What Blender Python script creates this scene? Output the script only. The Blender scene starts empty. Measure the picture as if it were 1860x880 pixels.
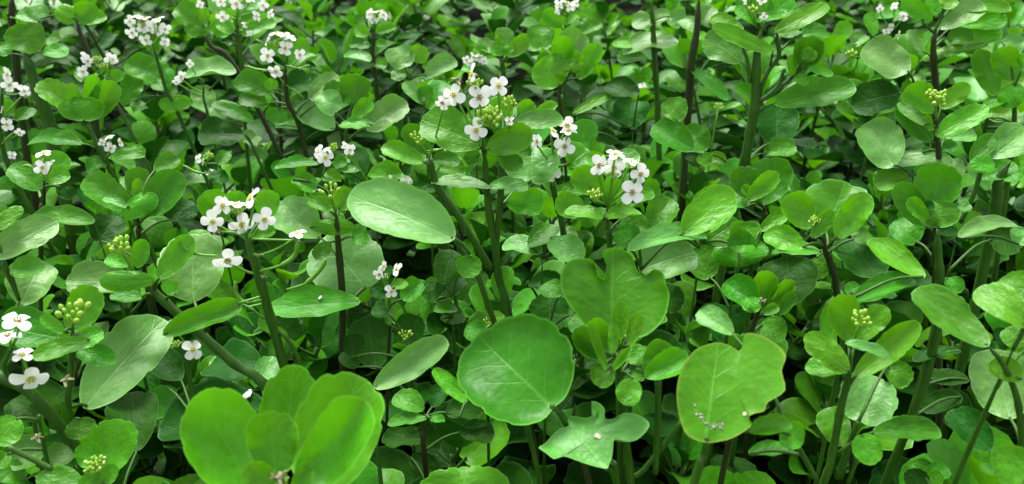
import bpy, math, random
import numpy as np
from mathutils import Vector, Matrix
from mathutils.bvhtree import BVHTree

R_ = math.radians
scene = bpy.context.scene
COL = scene.collection

# ------------------------------------------------------------------ camera
CZ, PITCH, FPX = 0.40, R_(27.0), 1500.0
PW, PH = 1860.0, 880.0
cam_d = bpy.data.cameras.new('camera')
cam = bpy.data.objects.new('camera', cam_d)
COL.objects.link(cam)
cam.location = (0, 0, CZ)
cam.rotation_euler = (math.pi / 2 - PITCH, 0, 0)
cam_d.sensor_width = 36.0
cam_d.lens = 36.0 * FPX / PW
cam_d.clip_start, cam_d.clip_end = 0.01, 200.0
cam_d.dof.use_dof = True
cam_d.dof.focus_distance = 0.375
cam_d.dof.aperture_fstop = 17.0
scene.camera = cam

# ------------------------------------------------------------------ sky and sun (bright overcast)
SUN_EL, SUN_AZ = R_(62), R_(-25)          # azimuth measured from +Y towards +X
w = bpy.data.worlds.new('World'); scene.world = w; w.use_nodes = True
nt = w.node_tree
for n in list(nt.nodes): nt.nodes.remove(n)
out = nt.nodes.new('ShaderNodeOutputWorld'); bg = nt.nodes.new('ShaderNodeBackground')
sky = nt.nodes.new('ShaderNodeTexSky'); sky.sky_type = 'NISHITA'; sky.sun_disc = False
sky.sun_elevation = SUN_EL; sky.sun_rotation = SUN_AZ
sky.air_density = 1.0; sky.dust_density = 3.0; sky.ozone_density = 1.0
hs = nt.nodes.new('ShaderNodeHueSaturation'); hs.inputs['Saturation'].default_value = 0.10
nt.links.new(sky.outputs[0], hs.inputs['Color']); nt.links.new(hs.outputs[0], bg.inputs[0])
bg.inputs[1].default_value = 0.10
nt.links.new(bg.outputs[0], out.inputs[0])
sd = bpy.data.lights.new('sun', 'SUN'); sun = bpy.data.objects.new('sun', sd); COL.objects.link(sun)
sd.energy = 1.5; sd.angle = R_(28); sd.color = (1.0, 0.97, 0.91)
sdir = Vector((math.sin(SUN_AZ) * math.cos(SUN_EL), math.cos(SUN_AZ) * math.cos(SUN_EL), math.sin(SUN_EL)))
sun.rotation_euler = sdir.to_track_quat('Z', 'Y').to_euler()
scene.view_settings.view_transform = 'Standard'; scene.view_settings.look = 'None'
scene.view_settings.exposure = 1.95; scene.view_settings.gamma = 1.0
scene.view_settings.use_curve_mapping = False
scene.cycles.use_denoising = True
scene.cycles.max_bounces = 6; scene.cycles.transmission_bounces = 4; scene.cycles.diffuse_bounces = 4

# ------------------------------------------------------------------ pixel helpers
FW = Vector((0, math.cos(PITCH), -math.sin(PITCH))); RT = Vector((1, 0, 0))
UP = Vector((0, math.sin(PITCH), math.cos(PITCH))); CAM = Vector((0, 0, CZ))
def ray(px, py): return FW + RT * ((px - PW / 2) / FPX) + UP * ((PH / 2 - py) / FPX)
def at(px, py, Y):
    d = ray(px, py); return CAM + d * (Y / d.y)
def atz(px, py, z):
    d = ray(px, py); return CAM + d * ((z - CZ) / d.z)
def proj(p):
    v = p - CAM; k = v.dot(FW)
    return (PW / 2 + FPX * v.dot(RT) / k, PH / 2 - FPX * v.dot(UP) / k)

# ------------------------------------------------------------------ materials
def new_mat(name):
    m = bpy.data.materials.new(name); m.use_nodes = True
    t = m.node_tree
    for n in list(t.nodes): t.nodes.remove(n)
    return m, t, t.nodes.new('ShaderNodeOutputMaterial')
def nd(t, typ, **kw):
    n = t.nodes.new(typ)
    for k, v in kw.items(): setattr(n, k, v)
    return n
def math_(t, op, a, b=None, c=None, clamp=False):
    n = nd(t, 'ShaderNodeMath', operation=op, use_clamp=clamp)
    for i, v in enumerate((a, b, c)):
        if v is None: continue
        if isinstance(v, (int, float)): n.inputs[i].default_value = v
        else: t.links.new(v, n.inputs[i])
    return n.outputs[0]
def mixc(t, f, a, b):
    n = nd(t, 'ShaderNodeMix', data_type='RGBA')
    for i, v in ((0, f), (6, a), (7, b)):
        if isinstance(v, (int, float)): n.inputs[i].default_value = v
        elif isinstance(v, tuple): n.inputs[i].default_value = (*v, 1)
        else: t.links.new(v, n.inputs[i])
    return n.outputs[2]
def leaf_material(name, col_a, col_b, trans_col, trans, rough, spec, rimcol=None):
    m, t, o = new_mat(name)
    oi = nd(t, 'ShaderNodeObjectInfo'); at_ = nd(t, 'ShaderNodeAttribute', attribute_name='rnd')
    rnd = math_(t, 'FRACT', math_(t, 'ADD', oi.outputs['Random'], at_.outputs['Fac']))
    rnd2 = math_(t, 'FRACT', math_(t, 'MULTIPLY', rnd, 7.31))
    uv = nd(t, 'ShaderNodeUVMap'); tc = nd(t, 'ShaderNodeTexCoord')
    off = nd(t, 'ShaderNodeVectorMath', operation='MULTIPLY_ADD')
    t.links.new(rnd, off.inputs[0]); off.inputs[1].default_value = (13, 7, 5); t.links.new(uv.outputs[0], off.inputs[2])
    nz = nd(t, 'ShaderNodeTexNoise'); nz.inputs['Scale'].default_value = 2.3; nz.inputs['Detail'].default_value = 3
    t.links.new(off.outputs[0], nz.inputs['Vector'])
    nf = nd(t, 'ShaderNodeTexNoise'); nf.inputs['Scale'].default_value = 26; nf.inputs['Detail'].default_value = 2
    t.links.new(off.outputs[0], nf.inputs['Vector'])
    nq = nd(t, 'ShaderNodeTexNoise'); nq.inputs['Scale'].default_value = 8; nq.inputs['Detail'].default_value = 1; t.links.new(off.outputs[0], nq.inputs['Vector'])
    sp = nd(t, 'ShaderNodeSeparateXYZ'); t.links.new(uv.outputs[0], sp.inputs[0])
    wob = math_(t, 'MULTIPLY', math_(t, 'SUBTRACT', nz.outputs['Fac'], 0.5), 0.16)
    x = math_(t, 'ABSOLUTE', math_(t, 'MULTIPLY_ADD', math_(t, 'ADD', sp.outputs[0], math_(t, 'MULTIPLY', wob, .25)), 2.0, -1.0))
    y = math_(t, 'ADD', sp.outputs[1], wob)
    mid = math_(t, 'SUBTRACT', 1.0, math_(t, 'DIVIDE', x, math_(t, 'MULTIPLY_ADD', sp.outputs[1], -0.04, 0.06)), clamp=True)
    s = math_(t, 'FRACT', math_(t, 'MULTIPLY', math_(t, 'SUBTRACT', y, math_(t, 'MULTIPLY', math_(t, 'POWER', x, 0.8), 0.42)), 4.3))
    side = math_(t, 'SUBTRACT', 1.0, math_(t, 'DIVIDE', math_(t, 'ABSOLUTE', math_(t, 'SUBTRACT', s, 0.5)), 0.07), clamp=True)
    side = math_(t, 'MULTIPLY', side, math_(t, 'SUBTRACT', 1.0, math_(t, 'MULTIPLY', x, 1.05), clamp=True))
    vein = math_(t, 'MAXIMUM', mid, math_(t, 'MULTIPLY', side, 0.6))
    c0 = mixc(t, rnd, col_a, col_b)
    hsv = nd(t, 'ShaderNodeHueSaturation'); t.links.new(c0, hsv.inputs['Color'])
    t.links.new(math_(t, 'MULTIPLY_ADD', rnd2, 0.022, 0.489), hsv.inputs['Hue'])
    v_ = math_(t, 'ADD', math_(t, 'MULTIPLY_ADD', nz.outputs['Fac'], 0.9, 0.3), math_(t, 'MULTIPLY_ADD', nq.outputs['Fac'], 0.35, math_(t, 'MULTIPLY', nf.outputs['Fac'], 0.2)))
    v_ = math_(t, 'MULTIPLY', v_, math_(t, 'MULTIPLY_ADD', rnd2, 0.3, 0.85))
    t.links.new(v_, hsv.inputs['Value'])
    lite = tuple(min(1, c * 1.7 + 0.05) for c in col_b)
    c1 = mixc(t, math_(t, 'MULTIPLY', vein, 0.33), hsv.outputs[0], lite)
    rim = nd(t, 'ShaderNodeAttribute', attribute_name='rim')
    c2 = mixc(t, math_(t, 'MULTIPLY', rim.outputs['Fac'], 0.6 if rimcol else 0.7), c1, rimcol or lite)
    sel = math_(t, 'GREATER_THAN', nf.outputs['Fac'], 0.735)
    c2 = mixc(t, math_(t, 'MULTIPLY', sel, 0.35), c2, (0.14, 0.2, 0.06))
    bmp = nd(t, 'ShaderNodeBump'); bmp.inputs['Strength'].default_value = 0.42; bmp.inputs['Distance'].default_value = 0.0006
    h = math_(t, 'SUBTRACT', math_(t, 'ADD', math_(t, 'MULTIPLY_ADD', nf.outputs['Fac'], 0.45, math_(t, 'MULTIPLY', nz.outputs['Fac'], 3.0)), math_(t, 'MULTIPLY', nq.outputs['Fac'], 1.6)), math_(t, 'MULTIPLY', vein, 0.6))
    t.links.new(h, bmp.inputs['Height'])
    p = nd(t, 'ShaderNodeBsdfPrincipled'); t.links.new(c2, p.inputs['Base Color'])
    t.links.new(math_(t, 'MULTIPLY_ADD', nz.outputs['Fac'], 0.14, rough - 0.07), p.inputs['Roughness'])
    p.inputs['Specular IOR Level'].default_value = spec
    t.links.new(bmp.outputs[0], p.inputs['Normal'])
    tr = nd(t, 'ShaderNodeBsdfTranslucent')
    t.links.new(mixc(t, 0.25, mixc(t, 0.0, trans_col, trans_col), hsv.outputs[0]), tr.inputs['Color'])
    mx = nd(t, 'ShaderNodeMixShader'); mx.inputs[0].default_value = trans
    t.links.new(p.outputs[0], mx.inputs[1]); t.links.new(tr.outputs[0], mx.inputs[2])
    t.links.new(mx.outputs[0], o.inputs[0])
    return m
def simple_mat(name, ca, cb, scale, rough=0.5, spec=0.4, sss=0, stretch=(1, 1, 1), trans=0):
    m, t, o = new_mat(name)
    tc = nd(t, 'ShaderNodeTexCoord'); mp = nd(t, 'ShaderNodeMapping'); mp.inputs['Scale'].default_value = stretch
    t.links.new(tc.outputs['Object'], mp.inputs[0])
    nz = nd(t, 'ShaderNodeTexNoise'); nz.inputs['Scale'].default_value = scale; nz.inputs['Detail'].default_value = 4
    t.links.new(mp.outputs[0], nz.inputs['Vector'])
    f = math_(t, 'MULTIPLY_ADD', nz.outputs['Fac'], 2.4, -0.7, clamp=True)
    c = mixc(t, f, ca, cb)
    p = nd(t, 'ShaderNodeBsdfPrincipled'); t.links.new(c, p.inputs['Base Color'])
    p.inputs['Roughness'].default_value = rough; p.inputs['Specular IOR Level'].default_value = spec
    b = nd(t, 'ShaderNodeBump'); b.inputs['Strength'].default_value = .3; b.inputs['Distance'].default_value = .0004
    t.links.new(nz.outputs['Fac'], b.inputs['Height']); t.links.new(b.outputs[0], p.inputs['Normal'])
    if trans:
        tr = nd(t, 'ShaderNodeBsdfTranslucent'); t.links.new(c, tr.inputs[0])
        mx = nd(t, 'ShaderNodeMixShader'); mx.inputs[0].default_value = trans
        t.links.new(p.outputs[0], mx.inputs[1]); t.links.new(tr.outputs[0], mx.inputs[2]); t.links.new(mx.outputs[0], o.inputs[0])
    else: t.links.new(p.outputs[0], o.inputs[0])
    return m
M = {}
M['young'] = leaf_material('young_leaf', (0.045, 0.225, 0.004), (0.078, 0.285, 0.006), (0.16, 0.50, 0.006), 0.27, 0.36, 0.24)
M['chewed'] = leaf_material('chewed_leaf', (0.045, 0.225, 0.004), (0.078, 0.285, 0.006), (0.16, 0.50, 0.006), 0.27, 0.36, 0.24, (0.30, 0.36, 0.07))
M['mature'] = leaf_material('mature_leaf', (0.027, 0.152, 0.004), (0.050, 0.208, 0.007), (0.10, 0.39, 0.006), 0.21, 0.38, 0.18)
M['pale'] = leaf_material('sheen_pale_leaf', (0.068, 0.228, 0.025), (0.110, 0.270, 0.055), (0.13, 0.42, 0.015), 0.20, 0.44, 0.36)  # whitish sky sheen on the leaves painted in as a paler base colour
M['dark'] = leaf_material('shade_toned_leaf', (0.009, 0.055, 0.003), (0.017, 0.085, 0.005), (0.022, 0.14, 0.004), 0.11, 0.45, 0.07)  # dark green leaves, with the shade of the gaps put into the colour
M['stem'] = simple_mat('green_stem', (0.018, 0.07, 0.006), (0.045, 0.12, 0.012), 90, 0.45, 0.25, stretch=(6, 6, .6))
M['stem_purple'] = simple_mat('purple_stem', (0.030, 0.022, 0.010), (0.024, 0.05, 0.009), 60, 0.45, 0.25, stretch=(4, 4, .6))
M['petal'] = simple_mat('white_petal', (0.88, 0.88, 0.86), (0.90, 0.90, 0.88), 300, 0.55, 0.3, trans=0.25)
M['centre'] = simple_mat('yellow_centre', (0.62, 0.50, 0.03), (0.48, 0.52, 0.05), 900, 0.5)
M['brown_centre'] = simple_mat('brown_centre', (0.26, 0.16, 0.05), (0.42, 0.38, 0.07), 900, 0.6)
M['bud'] = simple_mat('green_bud', (0.15, 0.38, 0.015), (0.40, 0.58, 0.07), 260, 0.45)
M['bud_tip'] = simple_mat('cream_bud_tip', (0.55, 0.62, 0.25), (0.75, 0.76, 0.55), 260, 0.5)
M['pod'] = simple_mat('green_pod', (0.07, 0.24, 0.012), (0.11, 0.30, 0.018), 120, 0.4)
M['withered'] = simple_mat('withered_flower', (0.09, 0.07, 0.03), (0.40, 0.40, 0.24), 700, 0.8)
M['crumb'] = simple_mat('grey_crumb', (0.13, 0.13, 0.11), (0.42, 0.42, 0.38), 700, 0.85)
M['chip'] = simple_mat('dried_chip', (0.42, 0.33, 0.20), (0.62, 0.55, 0.40), 900, 0.8)
M['soil'] = simple_mat('wet_soil', (0.006, 0.006, 0.004), (0.016, 0.015, 0.009), 45, 0.9, 0.05)

# ------------------------------------------------------------------ mesh helpers
def mesh_from(name, verts, faces, mats, uvs=None, rim=None, rnd=None, mi=None, smooth=True):
    me = bpy.data.meshes.new(name)
    me.from_pydata([tuple(v) for v in verts], [], faces)
    for mt in mats: me.materials.append(mt)
    n = len(me.polygons)
    me.polygons.foreach_set('use_smooth', [smooth] * n)
    if mi is not None: me.polygons.foreach_set('material_index', mi)
    if uvs is not None:
        li = np.zeros(len(me.loops), dtype=np.int32); me.loops.foreach_get('vertex_index', li)
        ul = me.uv_layers.new(name='UVMap')
        ul.data.foreach_set('uv', np.asarray(uvs, dtype=np.float32)[li].ravel())
    for nm, arr in (('rim', rim), ('rnd', rnd)):
        if arr is not None:
            a = me.attributes.new(nm, 'FLOAT', 'POINT'); a.data.foreach_set('value', np.asarray(arr, dtype=np.float32))
    me.update()
    return me
def link(name, me, parent=None, loc=None, rot=None, scale=None):
    o = bpy.data.objects.new(name, me); COL.objects.link(o)
    if parent is not None: o.parent = parent
    if loc is not None: o.location = loc
    if rot is not None: o.rotation_mode = 'QUATERNION'; o.rotation_quaternion = rot
    if scale is not None: o.scale = scale
    return o
def smooth_path(pts, n=6):
    pts = [Vector(p) for p in pts]
    if len(pts) < 3: return [pts[0].lerp(pts[-1], i / 4) for i in range(5)]
    P = [pts[0] * 2 - pts[1]] + pts + [pts[-1] * 2 - pts[-2]]
    res = []
    for i in range(1, len(P) - 2):
        p0, p1, p2, p3 = P[i - 1:i + 3]
        for k in range(n):
            u = k / n
            res.append(0.5 * ((2 * p1) + (p2 - p0) * u + (2 * p0 - 5 * p1 + 4 * p2 - p3) * u * u + (3 * p1 - p0 - 3 * p2 + p3) * u ** 3))
    res.append(pts[-1]); return res
def tube(path, radii, seg=7, cap=True):
    V, F = [], []; N = len(path); ref = Vector((0.3, 0.9, 0.2))
    for i, p in enumerate(path):
        t = (path[min(i + 1, N - 1)] - path[max(i - 1, 0)])
        t = t.normalized() if t.length > 1e-9 else Vector((0, 0, 1))
        a = t.cross(ref)
        if a.length < 1e-4: a = t.cross(Vector((1, 0, 0)))
        a.normalize(); b = t.cross(a)
        r = radii[i] if isinstance(radii, (list, tuple)) else radii
        for k in range(seg):
            an = 2 * math.pi * k / seg
            V.append(p + (a * math.cos(an) + b * math.sin(an)) * r)
    for i in range(N - 1):
        for k in range(seg):
            k2 = (k + 1) % seg
            F.append((i * seg + k, i * seg + k2, (i + 1) * seg + k2, (i + 1) * seg + k))
    if cap:
        F.append(tuple(range(seg - 1, -1, -1))); F.append(tuple((N - 1) * seg + k for k in range(seg)))
    return V, F

def blade(L, W, rng, seg=52, rings=(0.28, 0.55, 0.78, 0.955, 1.0), cup=0.12, droop=0.08, fold=0.06, wave=0.02, cren=0.03, bites=(), ob=None, outline=None, base_y=0.0):
    """leaf blade: base at the origin, tip at +Y, upper face +Z"""
    V, UV, RIM = [], [], []
    if ob is None: ob = 0.28 if L > W * 1.25 else 0.1
    nl = rng.choice((9, 11, 13)); ph = rng.random() * 6.28; ph2 = rng.random() * 6.28; jit = [rng.uniform(0.4, 1.2) for _ in range(nl + 1)]
    hk = rng.uniform(-.09, .09) * W; edge = rng.choice((-.5, .3, .6, 1.0, 1.3))
    def out_pt(th):
        c, s = math.cos(th), math.sin(th); e = 2.2
        r = (abs(c / (W / 2)) ** e + abs(s / (L / 2)) ** e) ** (-1 / e)
        q = (th + math.pi / 2) / (2 * math.pi) % 1.0
        f = q * nl; k = int(f); fr = f - k
        dn = min(fr, 1 - fr) / 0.24
        side_f = min(1.0, max(0.0, (0.5 - abs(q - 0.5)) * 2 - 0.12) * 4)
        if dn < 1: r *= 1 - cren * jit[k if fr > .5 else max(k - 1, 0)] * (1 - dn) ** 1.5 * side_f
        r *= 1 + 0.025 * math.sin(2 * th + ph) + 0.02 * math.sin(3 * th + ph2)
        dq = min(q, 1 - q) * 2 * math.pi
        if L > W * 1.1: r *= 1 + 0.07 * math.exp(-(dq / 0.22) ** 2)
        else: r *= 1 - 0.06 * math.exp(-(dq / 0.2) ** 2)
        deg = math.degrees(th) % 360
        for (ba, bw, bd) in bites:
            dd = abs((deg - ba + 180) % 360 - 180) / bw
            if dd < 1: r *= 1 - bd * (1 - dd ** 2.5) * (1 + .1 * math.sin(deg * 0.9))
        return Vector((r * c, r * s + L / 2))
    if outline is None:
        b0 = out_pt(-math.pi / 2).y
        pts = [out_pt(-math.pi / 2 + 2 * math.pi * k / seg) for k in range(seg)]
        pts = [Vector((p.x * (1 + ob * (p.y / L - 0.5)), (p.y - b0) * L / max(1e-6, L - b0))) for p in pts]
        cen = Vector((0, L * 0.5))
    else:
        pts = outline; seg = len(pts); cen = sum((Vector(p) for p in pts), Vector((0, 0))) / seg
    p1, p2, p3 = rng.random() * 6.28, rng.random() * 6.28, rng.random() * 6.28
    def zf(x, y, t, th):
        xn, yn = x / (W / 2), y / L
        z = cup * W * 0.5 * xn * xn + fold * W * 0.5 * (math.sqrt(xn * xn + 0.02) - 0.141)
        z -= droop * L * (yn - 0.25) ** 2 * 1.6
        z += wave * W * t ** 3 * (math.sin(3 * th + p1) + 0.6 * math.sin(5 * th + p2))
        z += 0.012 * W * (math.sin(7 * xn + p3) * math.sin(6 * yn + p1)) * min(1, 4 * yn)
        z += hk * xn * yn
        if t > .78: z += edge * W * (t - .78) ** 2
        return z
    def add(x, y, t, th):
        V.append(Vector((x, y, zf(x, y, t, th)))); UV.append((x / W + 0.5, y / L)); RIM.append(1.0 if t >= 1 else 0.0)
    add(cen.x, cen.y, 0, 0)
    for t in rings:
        for k, p in enumerate(pts):
            q = cen.lerp(Vector(p), t); add(q.x, q.y, t, -math.pi / 2 + 2 * math.pi * k / seg)
    F = [(0, 1 + k, 1 + (k + 1) % seg) for k in range(seg)]
    for r in range(len(rings) - 1):
        a, b = 1 + r * seg, 1 + (r + 1) * seg
        for k in range(seg):
            k2 = (k + 1) % seg; F.append((a + k, b + k, b + k2, a + k2))
    zb = zf(0, 0, 1 if outline is None else 0, -math.pi / 2)
    for v in V: v.z -= zb
    return V, F, UV, RIM

def basis(Y, N):
    Y = Y.normalized(); N = (N - Y * N.dot(Y)).normalized(); X = Y.cross(N)
    return Matrix((X, Y, N)).transposed()

# ------------------------------------------------------------------ shared flower pieces
def petal_mesh():
    rng = random.Random(5)
    V, F, UV, RIM = blade(0.5, 0.43, rng, seg=18, rings=(0.5, 1.0), cup=0.15, droop=0.18, fold=0.05, wave=.03, cren=0, ob=0.55)
    for v in V: v.y += 0.04; v.z += 0.05
    return mesh_from('petal', V, F, [M['petal']], UV)
def blob(c, r, seg=7, rings=4, sz=1.0):
    V, F = [Vector(c) + Vector((0, 0, -r * sz))], []
    for i in range(1, rings):
        a = math.pi * i / rings
        for k in range(seg):
            b = 2 * math.pi * k / seg
            V.append(Vector(c) + Vector((r * math.sin(a) * math.cos(b), r * math.sin(a) * math.sin(b), -r * sz * math.cos(a))))
    V.append(Vector(c) + Vector((0, 0, r * sz)))
    for k in range(seg): F.append((0, 1 + (k + 1) % seg, 1 + k))
    for i in range(rings - 2):
        for k in range(seg):
            k2 = (k + 1) % seg; a = 1 + i * seg; F.append((a + k, a + k2, a + seg + k2, a + seg + k))
    e = len(V) - 1; a = 1 + (rings - 2) * seg
    for k in range(seg): F.append((a + k, a + (k + 1) % seg, e))
    return V, F
def join(parts):
    V, F = [], []
    for v, f in parts:
        o = len(V); V += v; F += [tuple(i + o for i in q) for q in f]
    return V, F
def centre_mesh(mat):
    ps = [blob((0, 0, 0.06), 0.045, 6, 4, 1.6)]
    for k in range(6):
        a = k * math.pi / 3 + .3; ps.append(blob((0.085 * math.cos(a), 0.085 * math.sin(a), 0.12), 0.032, 5, 3, 1.4))
        ps.append(tube([Vector((0.04 * math.cos(a), 0.04 * math.sin(a), 0)), Vector((0.085 * math.cos(a), 0.085 * math.sin(a), 0.12))], 0.012, 4, False))
    V, F = join(ps)
    return mesh_from('flower_centre', V, F, [mat])
def calyx_mesh():
    ps = [tube([Vector((0, 0, -0.22)), Vector((0, 0, -0.1)), Vector((0, 0, 0.06))], [0.035, 0.085, 0.09], 7)]
    V, F = join(ps); return mesh_from('flower', V, F, [M['bud']])
PETAL, CENTRE, CENTRE_B, CALYX = petal_mesh(), centre_mesh(M['centre']), centre_mesh(M['brown_centre']), calyx_mesh()
def whole_flower_mesh(seed):
    """far flower: petals, centre and calyx in one small mesh"""
    rng = random.Random(seed); V, F, mi = [], [], []
    for k in range(4):
        v, f, _, _ = blade(0.5, 0.42, rng, seg=10, rings=(0.55, 1.0), cup=0.15, droop=0.5, fold=.05, wave=.05, cren=0, ob=.55)
        m = Matrix.Rotation(k * math.pi / 2 + rng.uniform(-.15, .15), 3, 'Z') @ Matrix.Rotation(rng.uniform(0, .35), 3, 'X')
        o = len(V); V += [m @ (q + Vector((0, .04, .05))) for q in v]; F += [tuple(i + o for i in q) for q in f]; mi += [0] * len(f)
    v, f = blob((0, 0, 0.08), 0.09, 6, 4, 1); o = len(V); V += v; F += [tuple(i + o for i in q) for q in f]; mi += [1] * len(f)
    v, f = tube([Vector((0, 0, -0.22)), Vector((0, 0, 0.05))], [0.04, 0.09], 5); o = len(V); V += v; F += [tuple(i + o for i in q) for q in f]; mi += [2] * len(f)
    return mesh_from('flower', V, F, [M['petal'], M['centre'], M['bud']], mi=mi)
FARFLOWER = [whole_flower_mesh(s) for s in range(4)]
def bud_cluster_mesh(seed, n=16):
    rng = random.Random(seed); V, F, mi = [], [], []
    for i in range(n):
        r = 0.5 * math.sqrt((i + .3) / n) * rng.uniform(.8, 1.15); a = i * 2.4 + rng.uniform(-.3, .3)
        c = Vector((r * math.cos(a), r * math.sin(a), 0.30 - 0.9 * r * r + rng.uniform(-.12, .1)))
        s = rng.uniform(0.07, 0.115) * (.75 + .7 * r)
        ax = Vector((c.x * .8, c.y * .8, 1)).normalized(); rot = ax.to_track_quat('Z', 'Y').to_matrix()
        parts = [(blob((0, 0, 0), s, 6, 5, 1.5), 0)]
        if r > .22 and rng.random() < .4: parts.append((blob((0, 0, s * 0.85), s * .66, 6, 4, 1.1), 1))
        for (v, f), m in parts:
            o = len(V); V += [rot @ q + c for q in v]; F += [tuple(t + o for t in q) for q in f]; mi += [m] * len(f)
        v, f = tube([Vector((c.x * .25, c.y * .25, -0.35)), c], 0.022, 4, False)
        o = len(V); V += v; F += [tuple(t + o for t in q) for q in f]; mi += [0] * len(f)
    return mesh_from('bud_cluster', V, F, [M['bud'], M['bud_tip']], mi=mi)
BUDS = [bud_cluster_mesh(s, n) for s, n in ((1, 17), (2, 13), (3, 21), (4, 10))]
def withered_mesh(seed):
    rng = random.Random(seed); ps = []
    for k in range(4):
        v, f, _, _ = blade(0.5, 0.3, rng, seg=9, rings=(.5, 1), cup=.9, droop=1.5, fold=.3, wave=.15, cren=0, ob=.5)
        m = Matrix.Rotation(k * 1.57 + rng.uniform(-.5, .5), 3, 'Z') @ Matrix.Rotation(rng.uniform(.2, 1.2), 3, 'X')
        ps.append(([m @ q for q in v], f))
    ps.append(blob((0, 0, .1), .11, 6, 4, 1.2))
    V, F = join(ps); return mesh_from('withered_flower', V, F, [M['withered']])
WITHER = [withered_mesh(s) for s in range(3)]

# ------------------------------------------------------------------ the ground
def ground():
    n = 60; V, F = [], []; rng = random.Random(3)
    def gz(x, y): return 0.006 * math.sin(9 * x + 1) * math.sin(11 * y) + 0.004 * math.sin(31 * x) * math.cos(27 * y) - 0.006
    xs = [(-1 if i < 0 else 1) * (abs(i) / 30) ** 3 * 30 for i in range(-30, 31)]
    for y in xs:
        for x in xs: V.append(Vector((x, y + .5, gz(x, y))))
    for j in range(60):
        for i in range(60): F.append((j * 61 + i, j * 61 + i + 1, (j + 1) * 61 + i + 1, (j + 1) * 61 + i))
    o = link('ground', mesh_from('ground', V, F, [M['soil']])); o['kind'] = 'structure'
ground()

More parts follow.
